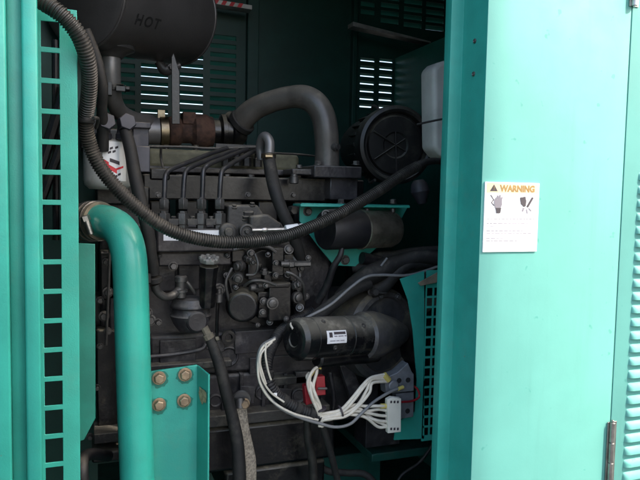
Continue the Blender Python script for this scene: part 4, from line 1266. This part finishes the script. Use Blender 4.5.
wire([(262, 350, 1.30), (260, 362, 1.298), (263, 374, 1.30), (266, 384, 1.303)], r=1.1 * s)
wire([(266, 343, 1.302), (265, 356, 1.298), (267, 370, 1.30), (271, 380, 1.303)], r=1.0 * s)
wire([(300, 321, 1.34), (290, 324, 1.33), (293, 329, 1.32)], r=1.2 * s)
wire([(275, 339, 1.31), (263, 348, 1.30), (257, 364, 1.297), (260, 384, 1.30), (272, 400, 1.302), (292, 412, 1.304), (318, 420, 1.31)], r=1.2 * s)
wire([(272, 342, 1.306), (261, 356, 1.295), (262, 376, 1.296), (270, 392, 1.30), (284, 402, 1.303)], r=1.0 * s)
bm = BM()
tubes(bm, [P(384, 374.8, 1.328), P(388.5, 380, 1.33)], 3.4 * s, 12); tubes(bm, [P(380.5, 406, 1.31), P(387, 406, 1.309)], 2.6 * s, 12); tubes(bm, [P(403, 387, 1.325), P(398, 389, 1.322)], 2.0 * s, 12)
tubes(bm, [P(321, 364, 1.332), P(319.5, 369, 1.328)], 1.8 * s, 12); tubes(bm, [P(314, 370, 1.33), P(310, 376, 1.318)], 1.9 * s, 12)
obj('yellow_sleeve', bm, M['yellow'], wh)
bm = BM()
for (x, y, rr) in ((340.5, 411.5, 6.2), (321, 409, 5.5)):
    q = P(x, y, 1.314); dd = (P(x + 10, y - 4, 1.314) - q) if x > 330 else (P(x + 3, y + 10, 1.314) - q)
    lathe(bm, q, dd, [(-.0018, rr * .92 * s), (-.0018, rr * s), (.0018, rr * s), (.0018, rr * .92 * s)], 18)
obj('cable_tie', bm, M['ink'], wh)
tubes_pts = [(414, 386, 1.345), (418, 390, 1.342), (419, 397, 1.34), (412, 401, 1.335), (402, 402, 1.32)]
hose('dark_wire', 'thin dark red wire looping behind the terminal block', tubes_pts, 1.1, 'red', 'wire', 8)

rc_ = thing('red_connector', 'bright red plastic connector hanging below the starter motor', 'connector', P(314, 404, 1.35))
bm = BM(); ppoly(bm, [(316, 377), (325, 376), (326, 395), (316, 396)], 1.335, .02); ppoly(bm, [(304.5, 386), (313, 384), (316, 403), (306, 405.5)], 1.33, .02); ppoly(bm, [(311, 385), (318, 384), (318, 392), (313, 393)], 1.34, .012)
obj('shell', bm, M['red'], rc_, bevel=.0018)
bm = BM(); lathe(bm, P(318, 388.5, 1.334), (1, -.3, 0), [(0, .003), (.02, .003), (.022, .001)], 10); obj('pin', bm, M['dullsteel'], rc_)

lo = corrug([(312, 312, 1.46), (292, 322, 1.43), (276, 338, 1.39), (267, 360, 1.345), (268, 380, 1.32), (276, 394, 1.32), (290, 405, 1.32), (305, 412, 1.322), (320, 417, 1.325)], 6.2, 2.8, 1.33, .12)
lo = obj('wiring_loom', lo, M['plastic'], None, angle=28)
tag(lo, 'black corrugated wiring loom curving under the left end of the starter motor', 'wiring loom')
bm = BM(); s = S(P(290, 405, 1.32))
for x, y, dx, dy in ((283, 400, 9, 7), (297, 408.5, 10, 5), (311, 413.5, 10, 4), (267, 374, 1, 10)):
    q = P(x, y, 1.32); lathe(bm, q, P(x + dx, y + dy, 1.32) - q, [(-.006, 6.0 * s), (-.005, 6.8 * s), (.006, 6.8 * s), (.007, 6.0 * s)], 22)
obj('tape_wrap', bm, M['rubber'], lo)
bm = BM(); pbox(bm, 273.5, 393, 277, 396, 1.3045, .001); obj('marker', bm, M['white'], lo)

# looms behind the starter, to the right
hose('rubber_hose', 'black hose slanting up from the pump to behind the solenoid', [(300, 334, 1.40), (313, 320, 1.40), (330, 306, 1.40), (350, 292, 1.40), (370, 284, 1.41)], [7, 7, 6.5, 6, 5], 'rubber')
hose('thin_cable', 'thin pale cable stretched diagonally above the starter motor', [(306, 318, 1.375), (330, 305, 1.375), (350, 288, 1.375), (366, 277, 1.38), (382, 275, 1.385), (410, 275, 1.38), (440, 266, 1.37)], 1.5, 'greywire', 'cable', 10)
hose('wire_lead', 'black lead running down from the solenoid terminal', [(342, 248, 1.37), (340, 256, 1.37), (333, 268, 1.38), (327, 285, 1.40), (318, 302, 1.42)], [2.6, 3, 3.5, 4, 4], 'plastic', 'wire', 12)
bm = BM()
hh = thing('hose_bundle', 'thick taped bundle of black hoses crossing to the right above the starter', 'hoses', P(390, 290, 1.42))
for i, (pts, r) in enumerate((([(338, 298, 1.45), (352, 286, 1.44), (368, 276, 1.43), (385, 268, 1.43), (402, 262, 1.43), (420, 257, 1.42), (445, 260, 1.41)], [6, 8, 10, 10, 8.5, 7.5, 7.5]),
                   ([(352, 268, 1.47), (365, 266, 1.46), (380, 258, 1.46), (395, 256, 1.45), (415, 252, 1.45), (445, 250, 1.45)], [5, 7, 7, 5.5, 5, 5]),
                   ([(370, 292, 1.44), (384, 286, 1.43), (398, 272, 1.42), (415, 264, 1.42), (445, 266, 1.42)], [7, 7, 6, 5, 5]),
                   ([(362, 258, 1.44), (385, 262, 1.45), (408, 268, 1.45)], [6, 5, 4]))):
    bm = BM(); s = S(P(390, 270, 1.43)); tubes(bm, [P(*p) for p in pts], [x * s for x in r], 18, n=8)
    obj('hose', bm, M['rubber'] if i != 3 else M['plastic'], hh, angle=60)
bm = BM(); tubes(bm, [P(381, 266, 1.41), P(387, 258, 1.41)], .003, 8); obj('cable_tie', bm, M['greywire'], hh)
bm = BM(); q = P(398, 279, 1.42); ppoly(bm, [(362, 262), (372, 256.5), (378, 264), (372, 266)], 1.47, .01); ppoly(bm, [(418, 283), (440, 271), (440, 282), (421, 286)], 1.35, .003)
obj('taped_sleeve', bm, M['rag'], hh, bevel=.001)
# rubber stub beside partition
bm = BM(); q = P(418, 192, 1.52); s = S(q); lathe(bm, q + Vector((0, 0, 12 * s)), (.15, -.1, -1), [(0, 5 * s), (4 * s, 8 * s), (12 * s, 9.5 * s), (17 * s, 7 * s), (24 * s, 4 * s), (25 * s, 0)], 24)
tag(obj('drain_plug', bm, M['bluegrey'], None), 'dark grey rubber drain plug hanging below the coolant bottle', 'plug')

# cables at the bottom
hose('lower_cable', 'black cable dropping from the white wire bundle to the floor', [(322, 425, 1.33), (327, 440, 1.34), (332, 458, 1.36), (340, 490, 1.40)], 3.4, 'rubber', 'cable', 12)
hose('lower_cable', 'brown grey cable hanging down left of the black cable below the wires', [(307, 420, 1.36), (308, 440, 1.37), (312, 458, 1.38), (315, 500, 1.40)], [3.6, 4, 4.4, 4.6], 'conduit', 'cable', 12)
hose('floor_hose', 'dark hose lying low along the base under the engine', [(316, 440, 1.55), (318, 462, 1.54), (328, 471, 1.53), (348, 473, 1.52), (366, 475, 1.50), (382, 492, 1.48)], 3.6, 'rubber', 'hose', 12)
hose('floor_cable', 'thin dark cable curving up from the base beside the alternator', [(392, 492, 1.5), (402, 475, 1.5), (420, 462, 1.5), (436, 440, 1.5)], 1.6, 'plastic', 'cable', 10)
hose('bottom_hose', 'shiny black hose at the lower left beneath the timing cover', [(84, 500, 1.30), (82, 470, 1.30), (84, 458, 1.33), (92, 454, 1.36), (108, 456, 1.42)], [6, 6, 6, 6, 6], 'plastic', 'hose', 18)

# base rails under the engine
br = thing('base_rail', 'dark teal steel base rails under the engine at the lower right', 'frame', P(390, 500, 1.6))
bm = BM(); pbox(bm, 200, 462, 380, 520, 1.72, .06); obj('long_rail', bm, M['tealfloor'], br, bevel=.003)
bm = BM(); pbox(bm, 372, 448, 470, 456, 1.55, .45); obj('cross_plate', bm, M['tealfloor'], br, bevel=.003)
